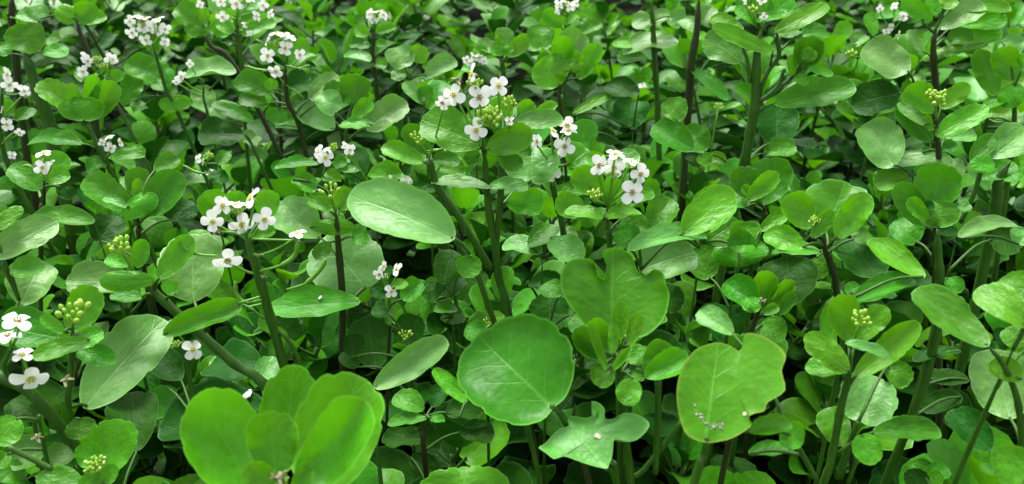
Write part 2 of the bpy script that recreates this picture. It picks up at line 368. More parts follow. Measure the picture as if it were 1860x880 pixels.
# ------------------------------------------------------------------ hand-placed plants
TILE = {0: (0, 0, 1.0), 1: (0, 0, .5), 2: (620, 0, .5), 3: (1240, 0, .5), 4: (0, 440, .5), 5: (620, 440, .5), 6: (1240, 440, .5)}
RNG = random.Random(77)
SIZES = []; LEAVES = []
HERO_BASES = []
def make_petiole(leaf, mat_w, a, b, r, down=None):
    inv = mat_w.inverted()
    mid = a.lerp(b, 0.55) + Vector((0, 0, 0.10 * (a - b).length))
    path = smooth_path([inv @ a, inv @ mid, inv @ b], 4)
    V, F = tube(path, [r * (1.15 - .35 * i / (len(path) - 1)) for i in range(len(path))], 6)
    return link('petiole', mesh_from('petiole', V, F, [M['stem']]), leaf)
def plant(tile, label, Z, apex, leaves=(), stem=(), sw=16, fl=(), buds=(), pods=(), wither=(), purple=False, group=None, name='watercress_plant', seed=0, Y=None, branches=(), lean=None):
    ox, oy, k = TILE[tile]
    q = lambda x, y: (ox + x * k, oy + y * k)
    rng = random.Random(hash((tile, apex[0], apex[1], seed)) & 0xffffff)
    ax, ay = q(*apex)
    if Y is None: Y = atz(ax, ay, Z).y
    A = at(ax, ay, Y); pm = (A - CAM).dot(FW) / FPX          # metres per pixel
    pts = [A] + [at(*q(x, y), Y) for x, y in stem]
    last = pts[-1]
    d = (pts[-1] - pts[-2]).normalized() if len(pts) > 1 else Vector((0, 0, -1))
    lx = max(-.5, min(.5, d.x / max(.3, -d.z))) if lean is None else lean
    z0 = last.z
    if z0 > 0.02:
        for f in (0.4, 1.0): pts.append(Vector((last.x + lx * z0 * (f - .35 * f * f) * .8, last.y + .03 * f * rng.uniform(-.4, 1), z0 * (1 - f) - .004 * (f == 1))))
    base = Vector((pts[-1].x, pts[-1].y, 0.0))
    root = bpy.data.objects.new(name, None); COL.objects.link(root); root.location = base
    root.empty_display_size = .01
    root['label'] = label; root['category'] = 'plant'
    if group: root['group'] = group
    HERO_BASES.append((base.x, base.y, label))
    path = smooth_path(pts, 6)
    r0 = sw * k * pm * 0.42
    n = len(path)
    V, F = tube([p - base for p in path], [r0 * min(1, .35 + .2 * i) * (0.62 + 0.5 * min(1, 3 * i / n)) * (1.16 if i % 5 == 3 else rng.uniform(.95, 1.03)) for i in range(n)], 8)
    link('stem', mesh_from('stem', V, F, [M['stem_purple'] if purple else M['stem']]), root)
    allpath = list(path)
    for br in branches:
        bw, bp = br[0], [at(*q(x, y), Y) for x, y in br[1:]]
        bpath = smooth_path(bp, 6); allpath += bpath
        V, F = tube([p - base for p in bpath], bw * k * pm * .5, 7)
        link('branch', mesh_from('branch', V, F, [M['stem']]), root)
    for lf in leaves:
        bx, by, tx, ty, W, u = lf[:6]
        op = lf[6] if len(lf) > 6 else {}
        d_ = op.get('d', 0.0)
        bx_, by_ = q(bx, by); tx_, ty_ = q(tx, ty)
        B = at(bx_, by_, Y + d_)
        tc = (CAM - B).normalized()
        N = (tc * (1 - abs(u)) + Vector((0, 0, 1)) * u + RT * op.get('s', 0.0)).normalized()
        rr = ray(tx_, ty_); T = CAM + rr * ((B - CAM).dot(N) / rr.dot(N))
        L = (T - B).length
        Rm = basis(T - B, N)
        mid = B.lerp(T, .5); X = Rm.col[0]
        p0, p1 = proj(mid), proj(mid + X * .001)
        vx = Vector((p1[0] - p0[0], p1[1] - p0[1])) / .001
        ia = Vector((tx_ - bx_, ty_ - by_)).normalized()
        perp = abs(vx.x * -ia.y + vx.y * ia.x)
        Wt = W * k / max(perp, 1e-3)
        Mx = Rm.to_4x4(); Mx.translation = B
        SIZES.append((round(L * 1000), round(Wt * 1000), label[:30], lf[:4]))
        kw = dict(cup=op.get('cup', rng.uniform(.04, .2)) * 2.0, droop=op['droop'] * 1.4 if 'droop' in op else (-1.3 * op.get('cup', .12) if u <= .28 else rng.uniform(-.05, .28)), fold=op.get('fold', rng.uniform(.02, .16)) * 1.3, wave=op.get('wave', rng.uniform(.015, .04)) * 1.7, cren=rng.uniform(.045, .09), bites=op.get('bites', ()))
        if 'poly' in op:
            inv = Mx.inverted(); o2 = []
            for (x, y) in op['poly']:
                xx, yy = q(x, y); r3 = ray(xx, yy)
                P3 = CAM + r3 * ((B - CAM).dot(N) / r3.dot(N)); o2.append((inv @ P3).to_2d())
            o3 = []
            for i in range(len(o2)):      # resample along the traced outline, slightly rounded
                a, b, c, e = o2[i - 1], o2[i], o2[(i + 1) % len(o2)], o2[(i + 2) % len(o2)]
                for t in (0, .33, .67):
                    o3.append(0.5 * ((2 * b) + (c - a) * t + (2 * a - 5 * b + 4 * c - e) * t * t + (3 * b - a - 3 * c + e) * t ** 3))
            kw['outline'] = o3
        V, F, UV, RIM = blade(L, Wt, rng, **kw)
        mt = M['chewed' if 'poly' in op and op.get('m') == 'young' else op.get('m', 'mature')]
        LEAVES.append((label, [Mx @ v for v in V], F))
        lo = link('leaf', mesh_from('leaf', V, F, [mt], UV, RIM), root, B - base, Rm.to_quaternion())
        if 'label' in op: lo['label'] = op['label']
        want = B - Vector((0, 0, .25 * L))
        if 'att' in op: S = at(*q(*op['att']), Y)
        else: S = min(allpath, key=lambda p: (p - want).length)
        if (S - B).length > .0035: make_petiole(lo, Mx, S, B + Rm.col[1] * L * .03, max(.0006, min(.0014, .03 * Wt)))
    head = A
    for i, f in enumerate(fl):
        x, y, s = f[:3]; u = f[3] if len(f) > 3 else 0.3; br = f[4] if len(f) > 4 else False
        C = at(*q(x, y), Y - .004 + rng.uniform(-.002, .002)); D = s * k * pm * .92
        N = ((CAM - C).normalized() * (1 - u) + Vector((0, 0, 1)) * u + RT * rng.uniform(-.3, .3)).normalized()
        rot = basis(Vector((rng.uniform(-1, 1), rng.uniform(-.3, .3), 1)) if abs(N.z) < .95 else Vector((rng.uniform(-1, 1), 1, 0)), N).to_quaternion()
        if s * k < 15:
            fo = link('flower', FARFLOWER[i % 4], root, C - base, rot, (D, D, D))
        else:
            fo = link('flower', CALYX, root, C - base, rot, (D, D, D))
            for j in range(4):
                link('petal', PETAL, fo, rot=(Matrix.Rotation(j * math.pi / 2 + rng.uniform(-.16, .16), 3, 'Z') @ Matrix.Rotation(rng.uniform(-.1, .25), 3, 'X')).to_quaternion(), scale=[rng.uniform(.9, 1.12)] * 3)
            link('flower_centre', CENTRE_B if br else CENTRE, fo, scale=(1.35, 1.35, 1.2))
        fb = C - N * D * .2
        S = min(allpath, key=lambda p: (p - (C - Vector((0, 0, .010)))).length)
        pth = smooth_path([S - base, S.lerp(fb, .5) + Vector((0, 0, -.0012)) - base, fb - base], 4)
        V, F = tube(pth, .00035 + .02 * D, 5)
        link('pedicel', mesh_from('pedicel', V, F, [M['pod']]), root)
    for i, (x, y, s) in enumerate(buds):
        C = at(*q(x, y), Y - .003); D = s * k * pm * .8
        N = ((CAM - C).normalized() * .35 + Vector((0, 0, 1)) * .65).normalized()
        bo = link('bud_cluster', BUDS[rng.randrange(4)], root, C - base, basis(Vector((rng.uniform(-1, 1), 1, .2)), N).to_quaternion(), (D, D, D)); bo['kind'] = 'stuff'
        S = min(allpath, key=lambda p: (p - C).length)
        if (S - C).length > .002:
            V, F = tube(smooth_path([S - base, C - base - N * D * .3]), max(.0005, .07 * D), 5)
            link('pedicel', mesh_from('pedicel', V, F, [M['pod']]), root)
    for i, (x, y, s) in enumerate(wither):
        C = at(*q(x, y), Y - .004); D = s * k * pm * .65
        link('withered_flower', WITHER[i % 3], root, C - base, basis(Vector((rng.uniform(-1, 1), 1, .2)), Vector((rng.uniform(-.6, .6), -.5, .7))).to_quaternion(), (D, D, D))
        S = min(allpath, key=lambda p: (p - C).length)
        V, F = tube(smooth_path([S - base, C - base]), .0005, 5); link('pedicel', mesh_from('pedicel', V, F, [M['pod']]), root)
    for pw, *pp in pods:
        P3 = smooth_path([at(*q(x, y), Y - .003 + .001 * i) - base for i, (x, y) in enumerate(pp)], 6)
        m_ = len(P3); rr = pw * k * pm * .5
        V, F = tube(P3, [rr * (.5 if i < m_ * .35 else 1.0) * (1 if i < m_ - 2 else .5) for i in range(m_)], 7)
        link('seed_pod', mesh_from('seed_pod', V, F, [M['pod']]), root)
    return root, Y, base

def l(bx, by, tx, ty, W, u, m='mature', **o):
    o['m'] = m; return (bx, by, tx, ty, W, u, o)
Yg, Pa, Dk, Ma = 'young', 'pale', 'dark', 'mature'

# ---- foreground, from the bottom edge upwards
plant(4, 'big blurred bright green rosette with a brown withered tip, beside a broad dark leaf', .245, (1010, 880), [
    l(930, 925, 735, 582, 285, .2, Yg, d=.006, cup=.24, wave=.04), l(1130, 930, 1300, 512, 300, .25, Yg, d=.012, cup=.26, wave=.04),
    l(1015, 850, 1070, 466, 205, .2, Yg, d=.03, cup=.2),
    l(1000, 868, 985, 625, 190, .12, Yg, d=.0, cup=.25), l(1085, 915, 1320, 600, 200, .12, Yg, d=-.006, cup=.32, fold=.25, wave=.04),
    l(1000, 960, 905, 800, 120, -.1, Yg, d=-.008), l(1060, 960, 1125, 795, 70, .0, Yg, d=-.008)],
    stem=[(1020, 960)], sw=44, wither=[(1015, 858, 60), (1035, 840, 40), (995, 850, 40)], buds=[(1020, 872, 70)])
plant(5, 'single blurred bright leaf poking up beneath the large round leaf', .21, (450, 900), [
    l(450, 985, 445, 812, 330, -.05, Yg, cup=-.25, droop=.1)], stem=[(450, 1000)], sw=30)
plant(5, 'watercress plant with one large intact round leaf hiding its stem', .222, (850, 590), [
    l(772, 602, 500, 330, 415, .28, Ma, cup=.10, droop=.1, fold=.05, wave=.012, d=-.004, att=(835, 690))],
    stem=[(838, 680), (860, 760), (900, 880)], sw=26, purple=True)
plant(5, 'small cupped shoot with yellow-green buds at the upper rim of the round leaf', .205, (525, 320), [
    l(530, 345, 448, 312, 85, .4, Ma), l(520, 320, 480, 262, 85, .25, Ma, d=.006), l(545, 290, 590, 262, 50, .4, Yg, d=.008)], sw=14, buds=[(540, 293, 56)])
plant(5, 'pale ragged leaf chewed into lobes on a short bent stalk', .205, (985, 790), [
    l(965, 830, 800, 640, 300, .5, Pa, d=-.012, cup=.05, wave=.015, droop=.12, att=(1000, 880), poly=[(960, 828), (900, 815), (850, 800), (810, 788), (785, 800), (770, 805), (745, 785), (718, 760), (740, 735), (760, 705), (790, 672), (825, 660), (820, 640), (818, 622), (855, 632), (890, 645), (920, 640), (931, 625), (922, 605), (907, 590), (932, 600), (955, 625), (957, 655), (985, 658), (1020, 643), (1060, 650), (1095, 670), (1115, 695), (1100, 720), (1070, 742), (1040, 745), (1015, 735), (990, 732), (986, 760), (982, 790), (972, 815)])],
    stem=[(1000, 880)], sw=30)
plant(5, 'watercress shoot with upright unfolding tip before a big bite-notched leaf', .240, (990, 400), [
    l(985, 345, 985, 25, 385, .12, Ma, d=.016, cup=.12, droop=.06, poly=[(970, 330), (900, 320), (855, 270), (815, 215), (802, 160), (810, 115), (835, 80), (880, 65), (910, 68), (922, 84), (932, 130), (955, 134), (964, 92), (951, 60), (957, 35), (985, 22), (1020, 25), (1055, 50), (1070, 92), (1085, 118), (1110, 125), (1132, 108), (1165, 130), (1173, 170), (1185, 200), (1180, 250), (1165, 290), (1135, 325), (1090, 350), (1030, 345)]),
    l(1010, 360, 1015, 220, 62, .1, Yg, d=-.002, fold=.5), l(985, 410, 992, 303, 42, .0, Yg, d=-.006, fold=-.4),
    l(1045, 380, 1082, 258, 55, .0, Yg, d=-.004, fold=-.4), l(950, 400, 920, 282, 75, .1, Yg, d=.002, cup=.4),
    l(940, 425, 850, 330, 85, .2, Ma, d=.002, cup=.4), l(965, 470, 905, 300, 34, 0, Yg, d=-.008, fold=.6),
    l(985, 465, 1048, 385, 34, .0, Yg, d=-.009, fold=.6), l(960, 440, 940, 528, 90, .3, Ma, d=-.004),
    l(1060, 495, 1030, 595, 92, .25, Yg, d=-.008), l(1040, 440, 1112, 380, 80, .5, Ma, d=.004),
    l(1110, 490, 1195, 375, 120, .35, Yg, d=-.002, fold=.3), l(1105, 492, 1262, 410, 100, .3, Yg, d=-.008, fold=.35, label='yellow edged folded leaf'),
    l(1050, 470, 1100, 500, 40, .4, Ma)],
    stem=[(1010, 470), (1020, 600), (1030, 700), (1050, 860)], sw=34, branches=[(22, (1040, 850), (1085, 840), (1170, 740), (1240, 650)), (26, (1150, 500), (1150, 650), (1140, 840))])
plant(6, 'bite-edged round leaf with whitish crumbs lying on it', .235, (90, 715), [
    l(85, 722, 130, 362, 380, .22, Yg, cup=.14, droop=.02, d=-.003, fold=.03, poly=[
        (85, 728), (20, 708), (-10, 650), (-22, 560), (-5, 470), (45, 395), (120, 364), (175, 378), (205, 396), (230, 383), (228, 360), (222, 342), (262, 344), (330, 388), (365, 438), (350, 490), (360, 565), (303, 598), (290, 628), (250, 636), (237, 650), (243, 680), (180, 715), (130, 724)]),
    l(240, 690, 400, 650, 75, .45, Yg, d=-.003, fold=.35), l(360, 690, 440, 720, 105, .35, Yg, d=.0), l(240, 770, 385, 745, 60, .8, Ma, d=.006),
    l(185, 335, 52, 245, 80, .45, Pa, d=.03, fold=.2)],
    stem=[(75, 780), (40, 880)], sw=36, branches=[(20, (400, 710), (430, 760), (490, 870))])
plant(6, 'leafy shoot topped by pale green buds, on a straight green stem beside thin side stems', .246, (612, 385), [
    l(600, 360, 575, 195, 115, .1, Yg, d=.008, cup=.3), l(625, 360, 735, 245, 95, .25, Yg, d=.007, cup=.2),
    l(540, 420, 520, 240, 60, .2, Yg, d=.01), l(605, 470, 450, 335, 100, .0, Yg, d=-.005, cup=-.1),
    l(585, 470, 447, 450, 80, .5, Yg, d=.002), l(625, 490, 862, 300, 100, .25, Yg, d=-.001, fold=.3),
    l(590, 365, 757, 398, 36, .7, Pa, d=-.006), l(640, 650, 710, 478, 215, .3, Pa, d=.004, cup=.1, att=(575, 860)),
    l(585, 742, 520, 603, 115, .4, Ma, d=.003), l(690, 690, 947, 682, 85, .6, Ma, d=-.003, att=(555, 775)),
    l(650, 700, 690, 808, 105, .35, Yg, d=-.006, att=(640, 740)), l(745, 440, 820, 520, 90, .4, Ma, d=.02)],
    stem=[(600, 500), (575, 600), (545, 760), (510, 880)], sw=32, buds=[(645, 285, 95)], purple=False,
    branches=[(20, (640, 650), (610, 720), (560, 860)), (16, (640, 770), (600, 880))])
plant(6, 'narrow drooping leaf on a brownish arching stem over a broad pale leaf', .255, (1105, 375), [
    l(1112, 380, 838, 165, 125, .55, Ma, d=-.006, fold=.2), l(1190, 645, 1130, 388, 225, .25, Pa, d=.012, cup=.1),
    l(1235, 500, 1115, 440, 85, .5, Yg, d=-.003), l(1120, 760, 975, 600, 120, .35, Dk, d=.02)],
    stem=[(1160, 440), (1215, 570), (1232, 740), (1230, 880)], sw=26)
plant(6, 'bright leaf pair crossing above the broad pale leaf', .27, (1270, 230), [
    l(1260, 310, 1068, 155, 120, .45, Yg, cup=.1), l(1270, 210, 1160, 120, 110, .5, Yg, d=.01), l(1250, 390, 1180, 310, 110, .3, Ma, d=.02)], sw=26)
plant(6, 'bright upright leaf low beside the brownish arching stem', .235, (1240, 860), [
    l(1230, 930, 1180, 740, 150, .2, Yg), l(1140, 840, 1085, 800, 55, .4, Ma, d=.02)], sw=24)
plant(6, 'small low rosette of rounded leaves by thin side stems', .165, (880, 850), [
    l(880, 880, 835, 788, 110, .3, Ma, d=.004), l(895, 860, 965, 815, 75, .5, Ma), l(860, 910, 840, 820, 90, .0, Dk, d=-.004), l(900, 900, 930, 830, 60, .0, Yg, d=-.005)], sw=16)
plant(6, 'shoot of curled leaves round a brown withered bud', .238, (285, 225), [
    l(275, 235, 155, 140, 105, .35, Ma, d=.0, cup=.3), l(285, 215, 315, 112, 95, .1, Yg, d=.006, cup=.35), l(310, 240, 400, 150, 60, .2, Yg, d=.003, cup=.4),
    l(345, 265, 408, 185, 50, .0, Ma, d=-.002), l(255, 255, 245, 198, 72, .0, Yg, d=-.006, cup=-.3), l(290, 262, 350, 232, 40, .3, Yg, d=-.007),
    l(260, 245, 230, 150, 45, .1, Yg, d=.003, fold=.4), l(380, 230, 380, 55, 225, .35, Dk, d=.03, cup=.1), l(285, 300, 370, 345, 100, .5, Ma, d=.006), l(240, 275, 200, 235, 50, .5, Dk)],
    stem=[(262, 290), (240, 350), (230, 420)], sw=24, wither=[(285, 208, 26), (298, 214, 22), (280, 218, 20)], purple=True)
plant(6, 'wide cupped rosette with dark hollow centre above curled leaves', .235, (205, 40), [
    l(205, 90, 200, 15, 195, -.1, Yg, d=-.004, cup=-.4), l(200, 60, 130, -20, 90, .3, Yg, d=.008), l(215, 60, 290, -10, 110, .3, Ma, d=.008), l(100, 130, 40, 20, 120, .3, Ma, d=.02),
    l(210, 50, 215, -30, 90, .2, Yg, d=.012)], sw=18)
plant(6, 'stem with long folded leaves above the budded shoot', .245, (610, 190), [
    l(615, 220, 842, 122, 85, .7, Ma, fold=.25), l(880, 130, 672, -10, 90, .5, Yg, d=.006, fold=.1), l(720, 130, 590, -40, 170, .45, Dk, d=.025), l(640, 215, 770, 170, 70, .7, Ma, d=.01), l(600, 190, 650, 160, 60, .8, Ma, d=.015)], sw=18, stem=[(600, 260)])
plant(6, 'dark stem bearing round leaf and flat leaf behind the withered bud', .232, (520, 0), [
    l(500, 35, 330, 10, 55, .75, Yg), l(485, 55, 492, 135, 80, .3, Ma, d=-.004), l(560, 10, 605, 60, 80, .4, Ma, d=.0), l(400, 20, 350, -20, 60, .6, Yg, d=.006)],
    stem=[(535, 60), (560, 180)], sw=24, purple=True)

plant(6, 'thick green stem with thin dark flat leaves under the arching stem', .262, (925, -45), [
    l(1010, 395, 842, 408, 45, .85, Dk), l(1040, 500, 900, 495, 55, .8, Dk, d=.0), l(1015, 560, 870, 610, 80, .6, Dk, d=.015), l(960, 130, 1010, 180, 60, .5, Ma)],
    stem=[(930, 60), (935, 180), (915, 350), (880, 500), (830, 640)], sw=40)

# ---- left foreground
plant(4, 'white flowered shoot with yellow-green buds and a long pale upright leaf', .238, (265, 300), [
    l(305, 605, 590, 262, 215, .35, Pa, d=.006, cup=.1, droop=.12, att=(258, 600)), l(255, 330, 345, 165, 130, .15, Yg, d=.008, cup=.15),
    l(215, 345, -10, 300, 150, .5, Ma, d=.006), l(330, 355, 115, 420, 70, .55, Yg, d=-.006), l(250, 380, 372, 320, 75, .3, Yg, d=-.004), l(235, 330, 150, 270, 50, .3, Yg, d=-.006),
    l(280, 400, 415, 430, 75, .6, Ma, d=.0), l(290, 640, 300, 715, 120, .25, Ma, d=-.002)],
    stem=[(262, 380), (256, 500), (256, 650)], sw=26, buds=[(272, 262, 135)], fl=[(110, 490, 125, .2), (65, 292, 105, .8, True), (30, 345, 85, .8, True), (82, 415, 80, .8)], wither=[(245, 505, 70)],
    branches=[(44, (-20, 480), (110, 545), (210, 660), (290, 760)), (16, (40, 380), (15, 450), (30, 490)), (16, (110, 500), (60, 520), (15, 500))])
plant(4, 'bud topped shoot low beneath the long pale upright leaf', .205, (350, 840), [
    l(390, 850, 430, 648, 165, .2, Yg, d=.01, cup=.2), l(345, 820, 300, 735, 100, .25, Yg, d=.006), l(300, 870, 130, 850, 90, .5, Ma, d=-.002), l(350, 900, 300, 850, 90, .2, Yg, d=-.006), l(375, 885, 415, 810, 60, .2, Yg, d=-.005),
    l(500, 760, 470, 520, 195, .45, Dk, d=.035, cup=.1)],
    stem=[(355, 880)], sw=26, buds=[(350, 812, 85)], branches=[(20, (30, 745), (110, 785), (190, 825))])
plant(4, 'hanging withered flower on a short stalk beside crowded corner leaves', .215, (150, 640), [
    l(60, 640, -20, 740, 110, .3, Yg, d=-.004), l(30, 770, -20, 820, 70, .4, Yg), l(140, 650, 40, 560, 120, .4, Dk, d=.02), l(160, 760, 30, 800, 110, .6, Pa, d=.01), l(180, 800, 260, 750, 90, .4, Pa, d=.012),
    l(90, 870, -10, 810, 100, .4, Ma)], stem=[(150, 690)], sw=16, wither=[(135, 715, 55)])
plant(4, 'broad dark leaf low to the ground with a fallen white petal on it', .168, (965, 580), [
    l(970, 590, 560, 655, 200, .72, Dk, cup=.1, fold=.1), l(960, 470, 735, 420, 150, .7, Dk, d=.03), l(940, 500, 1010, 420, 90, .5, Pa, d=.02)], sw=22)
plant(4, 'slanting shoot with broad pale leaves and a tight yellowish bud cluster', .240, (490, 110), [
    l(705, 218, 690, -30, 240, .35, Pa, d=.012, cup=.08, att=(740, 330)), l(565, 140, 358, 140, 75, .1, Yg, d=-.004, cup=-.2), l(480, 150, 238, 135, 120, .55, Pa, d=.006), l(575, 135, 700, -20, 90, .2, Yg, d=-.002),
    l(500, 95, 520, -10, 65, .1, Yg, d=.0, fold=.3), l(470, 85, 380, 55, 60, .4, Yg, d=.004), l(640, 190, 600, 140, 60, .2, Yg, d=-.004), l(520, 200, 400, 190, 60, .7, Ma, d=.008),
    l(590, 340, 878, 222, 85, .35, Yg, d=-.012, fold=.35)],
    stem=[(560, 180), (690, 300), (850, 440), (985, 550)], sw=40, buds=[(438, 20, 105)])
plant(0, 'tall white flowered stem with curved green seed pods and slanted flower stalks', .252, (447, 425), [
    l(405, 400, 375, 352, 58, .2, Yg, d=.012, cup=.3), l(430, 385, 425, 348, 45, .1, Yg, d=.012), l(480, 400, 490, 346, 45, .15, Yg, d=.010), l(455, 432, 500, 415, 30, .4, Yg, d=.006)],
    stem=[(455, 455), (470, 500), (492, 580), (517, 670)], sw=19,
    fl=[(437, 406, 46, .15), (386, 402, 42, .15), (402, 374, 40, .5), (430, 374, 36, .8), (458, 362, 46, .75), (480, 398, 42, .3), (413, 470, 50, .35, True), (540, 426, 34, .8)],
    buds=[(432, 386, 26)], wither=[(394, 420, 20), (473, 465, 16), (480, 504, 14), (388, 570, 18), (430, 552, 14), (540, 437, 14)],
    pods=[(8, (395, 465), (360, 462), (335, 450), (322, 432)), (9, (472, 493), (510, 482), (535, 465), (542, 435)), (9, (520, 527), (555, 515), (582, 490), (592, 470)), (9, (475, 545), (445, 550), (430, 535), (427, 512)), (6, (480, 578), (455, 560), (432, 552))],
    branches=[(9, (520, 672), (545, 665), (525, 620), (498, 596))])
plant(0, 'budded shoot on dark thin stem with a long flat leaf before a broad pale one', .24, (610, 385), [
    l(655, 548, 480, 556, 58, .5, Ma, d=-.006, cup=.1), l(665, 525, 590, 430, 140, .35, Pa, d=.014), l(580, 432, 492, 372, 75, .45, Pa, d=.012),
    l(560, 412, 645, 412, 30, .1, Yg, d=-.004, cup=-.2), l(600, 385, 560, 362, 24, .5, Yg, d=-.002), l(600, 440, 572, 470, 30, .2, Ma, d=-.003), l(640, 430, 668, 425, 40, .3, Ma), l(615, 380, 640, 345, 45, .2, Yg, d=.008)],
    stem=[(614, 440), (622, 540), (622, 630)], sw=15, buds=[(600, 350, 46)], purple=True)
plant(0, 'tiny white flower with green buds under the slanting pale-leaved shoot', .205, (335, 620), [
    l(330, 690, 270, 640, 60, .6, Dk, d=.02), l(300, 700, 285, 760, 60, .3, Ma, d=.02)], stem=[(345, 690)], sw=10, fl=[(349, 636, 38, .25), (314, 589, 20, .6)], buds=[(320, 627, 20)])
plant(0, 'pale overlapping leaf pair on a dark stem at the tall cress edge', .236, (35, 545), [
    l(37, 555, 75, 470, 88, .3, Pa, d=.006), l(20, 500, 80, 472, 40, .6, Yg, d=-.003), l(-10, 470, 100, 395, 60, .35, Pa, d=.0), l(-15, 420, 40, 378, 30, .3, Yg, d=.004)], sw=10, stem=[(36, 600)])

# ---- middle
plant(2, 'central tall plant with white flowers, green buds and branching thick stems', .275, (520, 545), [
    l(508, 530, 290, 425, 155, .35, Ma, d=-.004, cup=.12), l(530, 545, 688, 490, 105, .25, Yg, d=-.008, cup=.15), l(630, 440, 806, 430, 75, .35, Pa, d=.004),
    l(575, 570, 655, 612, 72, .2, Ma, d=-.002), l(505, 560, 450, 595, 60, .2, Ma, d=-.001), l(540, 685, 325, 645, 48, .75, Pa, d=-.008), l(535, 680, 682, 678, 46, .75, Pa, d=-.006),
    l(350, 690, 222, 690, 48, .6, Dk, d=.0), l(600, 735, 737, 745, 100, .25, Yg, d=-.004), l(690, 662, 690, 528, 210, .35, Pa, d=.02), l(590, 440, 560, 352, 100, .1, Yg, d=.012),
    l(640, 415, 700, 375, 60, .2, Yg, d=.01), l(700, 420, 785, 372, 40, .3, Yg, d=.012), l(330, 725, 270, 730, 32, .4, Ma, d=-.004), l(650, 545, 690, 560, 40, .5, Ma)],
    stem=[(525, 640), (535, 760), (560, 900), (572, 1010), (610, 1150)], sw=34,
    branches=[(26, (560, 900), (575, 760), (582, 630), (585, 540)), (28, (545, 980), (490, 890), (420, 780), (350, 680), (318, 580)), (20, (480, 975), (430, 900), (410, 870))],
    fl=[(500, 352, 92, .25, True), (410, 345, 84, .2), (368, 372, 62, .5, True), (570, 314, 82, .35), (478, 272, 80, .8), (490, 472, 88, .1), (612, 442, 40, .6)],
    buds=[(545, 430, 110), (485, 310, 70), (610, 380, 75), (540, 405, 40)], wither=[(420, 296, 60)])
plant(2, 'very large pale leaf with clear veins on a stalk from a thick stem', .258, (480, 960), [
    l(412, 868, 22, 690, 200, .38, Pa, d=-.006, cup=.1, fold=.08, droop=.1), l(470, 930, 458, 1012, 90, .2, Ma, d=-.004)], stem=[(500, 1010)], sw=24)
plant(2, 'budded shoot with cupped leaves beside the central tall plant', .255, (310, 560), [
    l(320, 560, 235, 468, 85, .2, Ma, d=.004, cup=.25), l(300, 590, 147, 525, 70, .35, Yg, d=-.003), l(330, 580, 430, 590, 60, .5, Ma, d=.0), l(350, 610, 450, 620, 60, .6, Ma, d=.01)], stem=[(325, 600), (345, 690)], sw=20, buds=[(285, 508, 80)], wither=[(370, 540, 40)],
    pods=[(14, (310, 550), (335, 548), (365, 545))])
plant(2, 'white flowers with dark centres on a bright green stem behind the scalloped flat leaf', .262, (770, 560), [
    l(840, 560, 905, 440, 95, .2, Ma, d=.008), l(830, 600, 900, 545, 120, .3, Yg, d=.0), l(770, 700, 880, 690, 60, .6, Ma)],
    stem=[(765, 650), (785, 750), (810, 870)], sw=26, fl=[(812, 532, 76, .2, True), (822, 452, 76, .5), (766, 480, 66, .8), (826, 482, 60, .8), (706, 516, 58, .7, True), (766, 628, 70, .7)])
plant(2, 'white flowered shoot with round green buds and a wide scalloped flat leaf', .258, (965, 745), [
    l(935, 700, 850, 625, 105, .25, Yg, d=.004, cup=.2), l(965, 750, 1000, 650, 75, .15, Yg, d=.0), l(960, 605, 1085, 560, 70, .5, Pa, d=.014), l(955, 790, 815, 762, 50, .75, Yg, d=-.008), l(960, 795, 1085, 750, 55, .75, Yg, d=-.008),
    l(880, 770, 780, 730, 95, .25, Yg, d=.002), l(1120, 840, 1200, 712, 110, .3, Ma, d=.012, cup=.25), l(1060, 730, 1135, 690, 50, .4, Yg, d=.01), l(1010, 800, 1110, 830, 80, .4, Ma, d=.004)],
    stem=[(968, 830), (975, 900)], sw=24, fl=[(932, 600, 80, .2, True), (990, 606, 80, .2), (996, 566, 70, .85), (1085, 632, 76, .25, True), (1056, 698, 92, .2, True), (1052, 590, 60, .8)], buds=[(920, 715, 72), (988, 640, 56), (1072, 642, 54)])
plant(0, 'round leafed plant with large pale folded leaves beside the scalloped flat leaf', .232, (1165, 490), [
    l(1160, 490, 1262, 450, 80, .4, Pa, d=.008), l(1140, 455, 1285, 405, 36, .7, Pa, d=-.006, fold=.3), l(1160, 440, 1120, 420, 50, .4, Ma), l(1240, 425, 1328, 350, 66, .35, Yg, d=.004), l(1190, 520, 1235, 560, 50, .4, Dk, d=.02), l(1180, 500, 1150, 540, 50, .4, Dk, d=.02)], sw=13)
plant(0, 'crumpled pale leaves low between the thick stem and the notched leaf', .215, (985, 470), [
    l(985, 460, 915, 435, 34, .7, Pa), l(1000, 430, 1055, 475, 55, .5, Pa), l(960, 450, 1010, 405, 40, .6, Ma), l(1050, 440, 1000, 420, 34, .6, Pa, d=.01), l(1010, 600, 1000, 535, 75, .4, Ma, d=.0), l(960, 520, 1040, 515, 40, .7, Dk)], sw=11)

plant(5, 'small white flower cluster on a thin dark stem beside a shiny round leaf', .205, (172, 170), [
    l(220, 210, 290, 140, 75, .35, Ma), l(190, 170, 240, 140, 40, .5, Yg, d=-.003), l(160, 200, 110, 160, 60, .4, Dk)], stem=[(175, 300), (170, 450)], sw=14,
    fl=[(138, 116, 48, .5, True), (150, 88, 44, .8), (205, 100, 52, .6, True), (180, 180, 52, .2)], buds=[(160, 128, 34)], purple=True)
plant(5, 'dark round-leafed shoot with tiny green buds in the shaded hollow', .185, (235, 350), [
    l(245, 375, 250, 265, 110, .25, Dk, d=.006, cup=.2), l(130, 460, 90, 268, 165, .35, Dk, d=.012, cup=.15), l(40, 420, 50, 330, 80, .2, Dk, d=.0), l(170, 260, 110, 235, 60, .5, Dk), l(170, 300, 180, 245, 40, .4, Ma), l(60, 455, 0, 400, 70, .5, Dk)], sw=14, buds=[(235, 340, 60)])
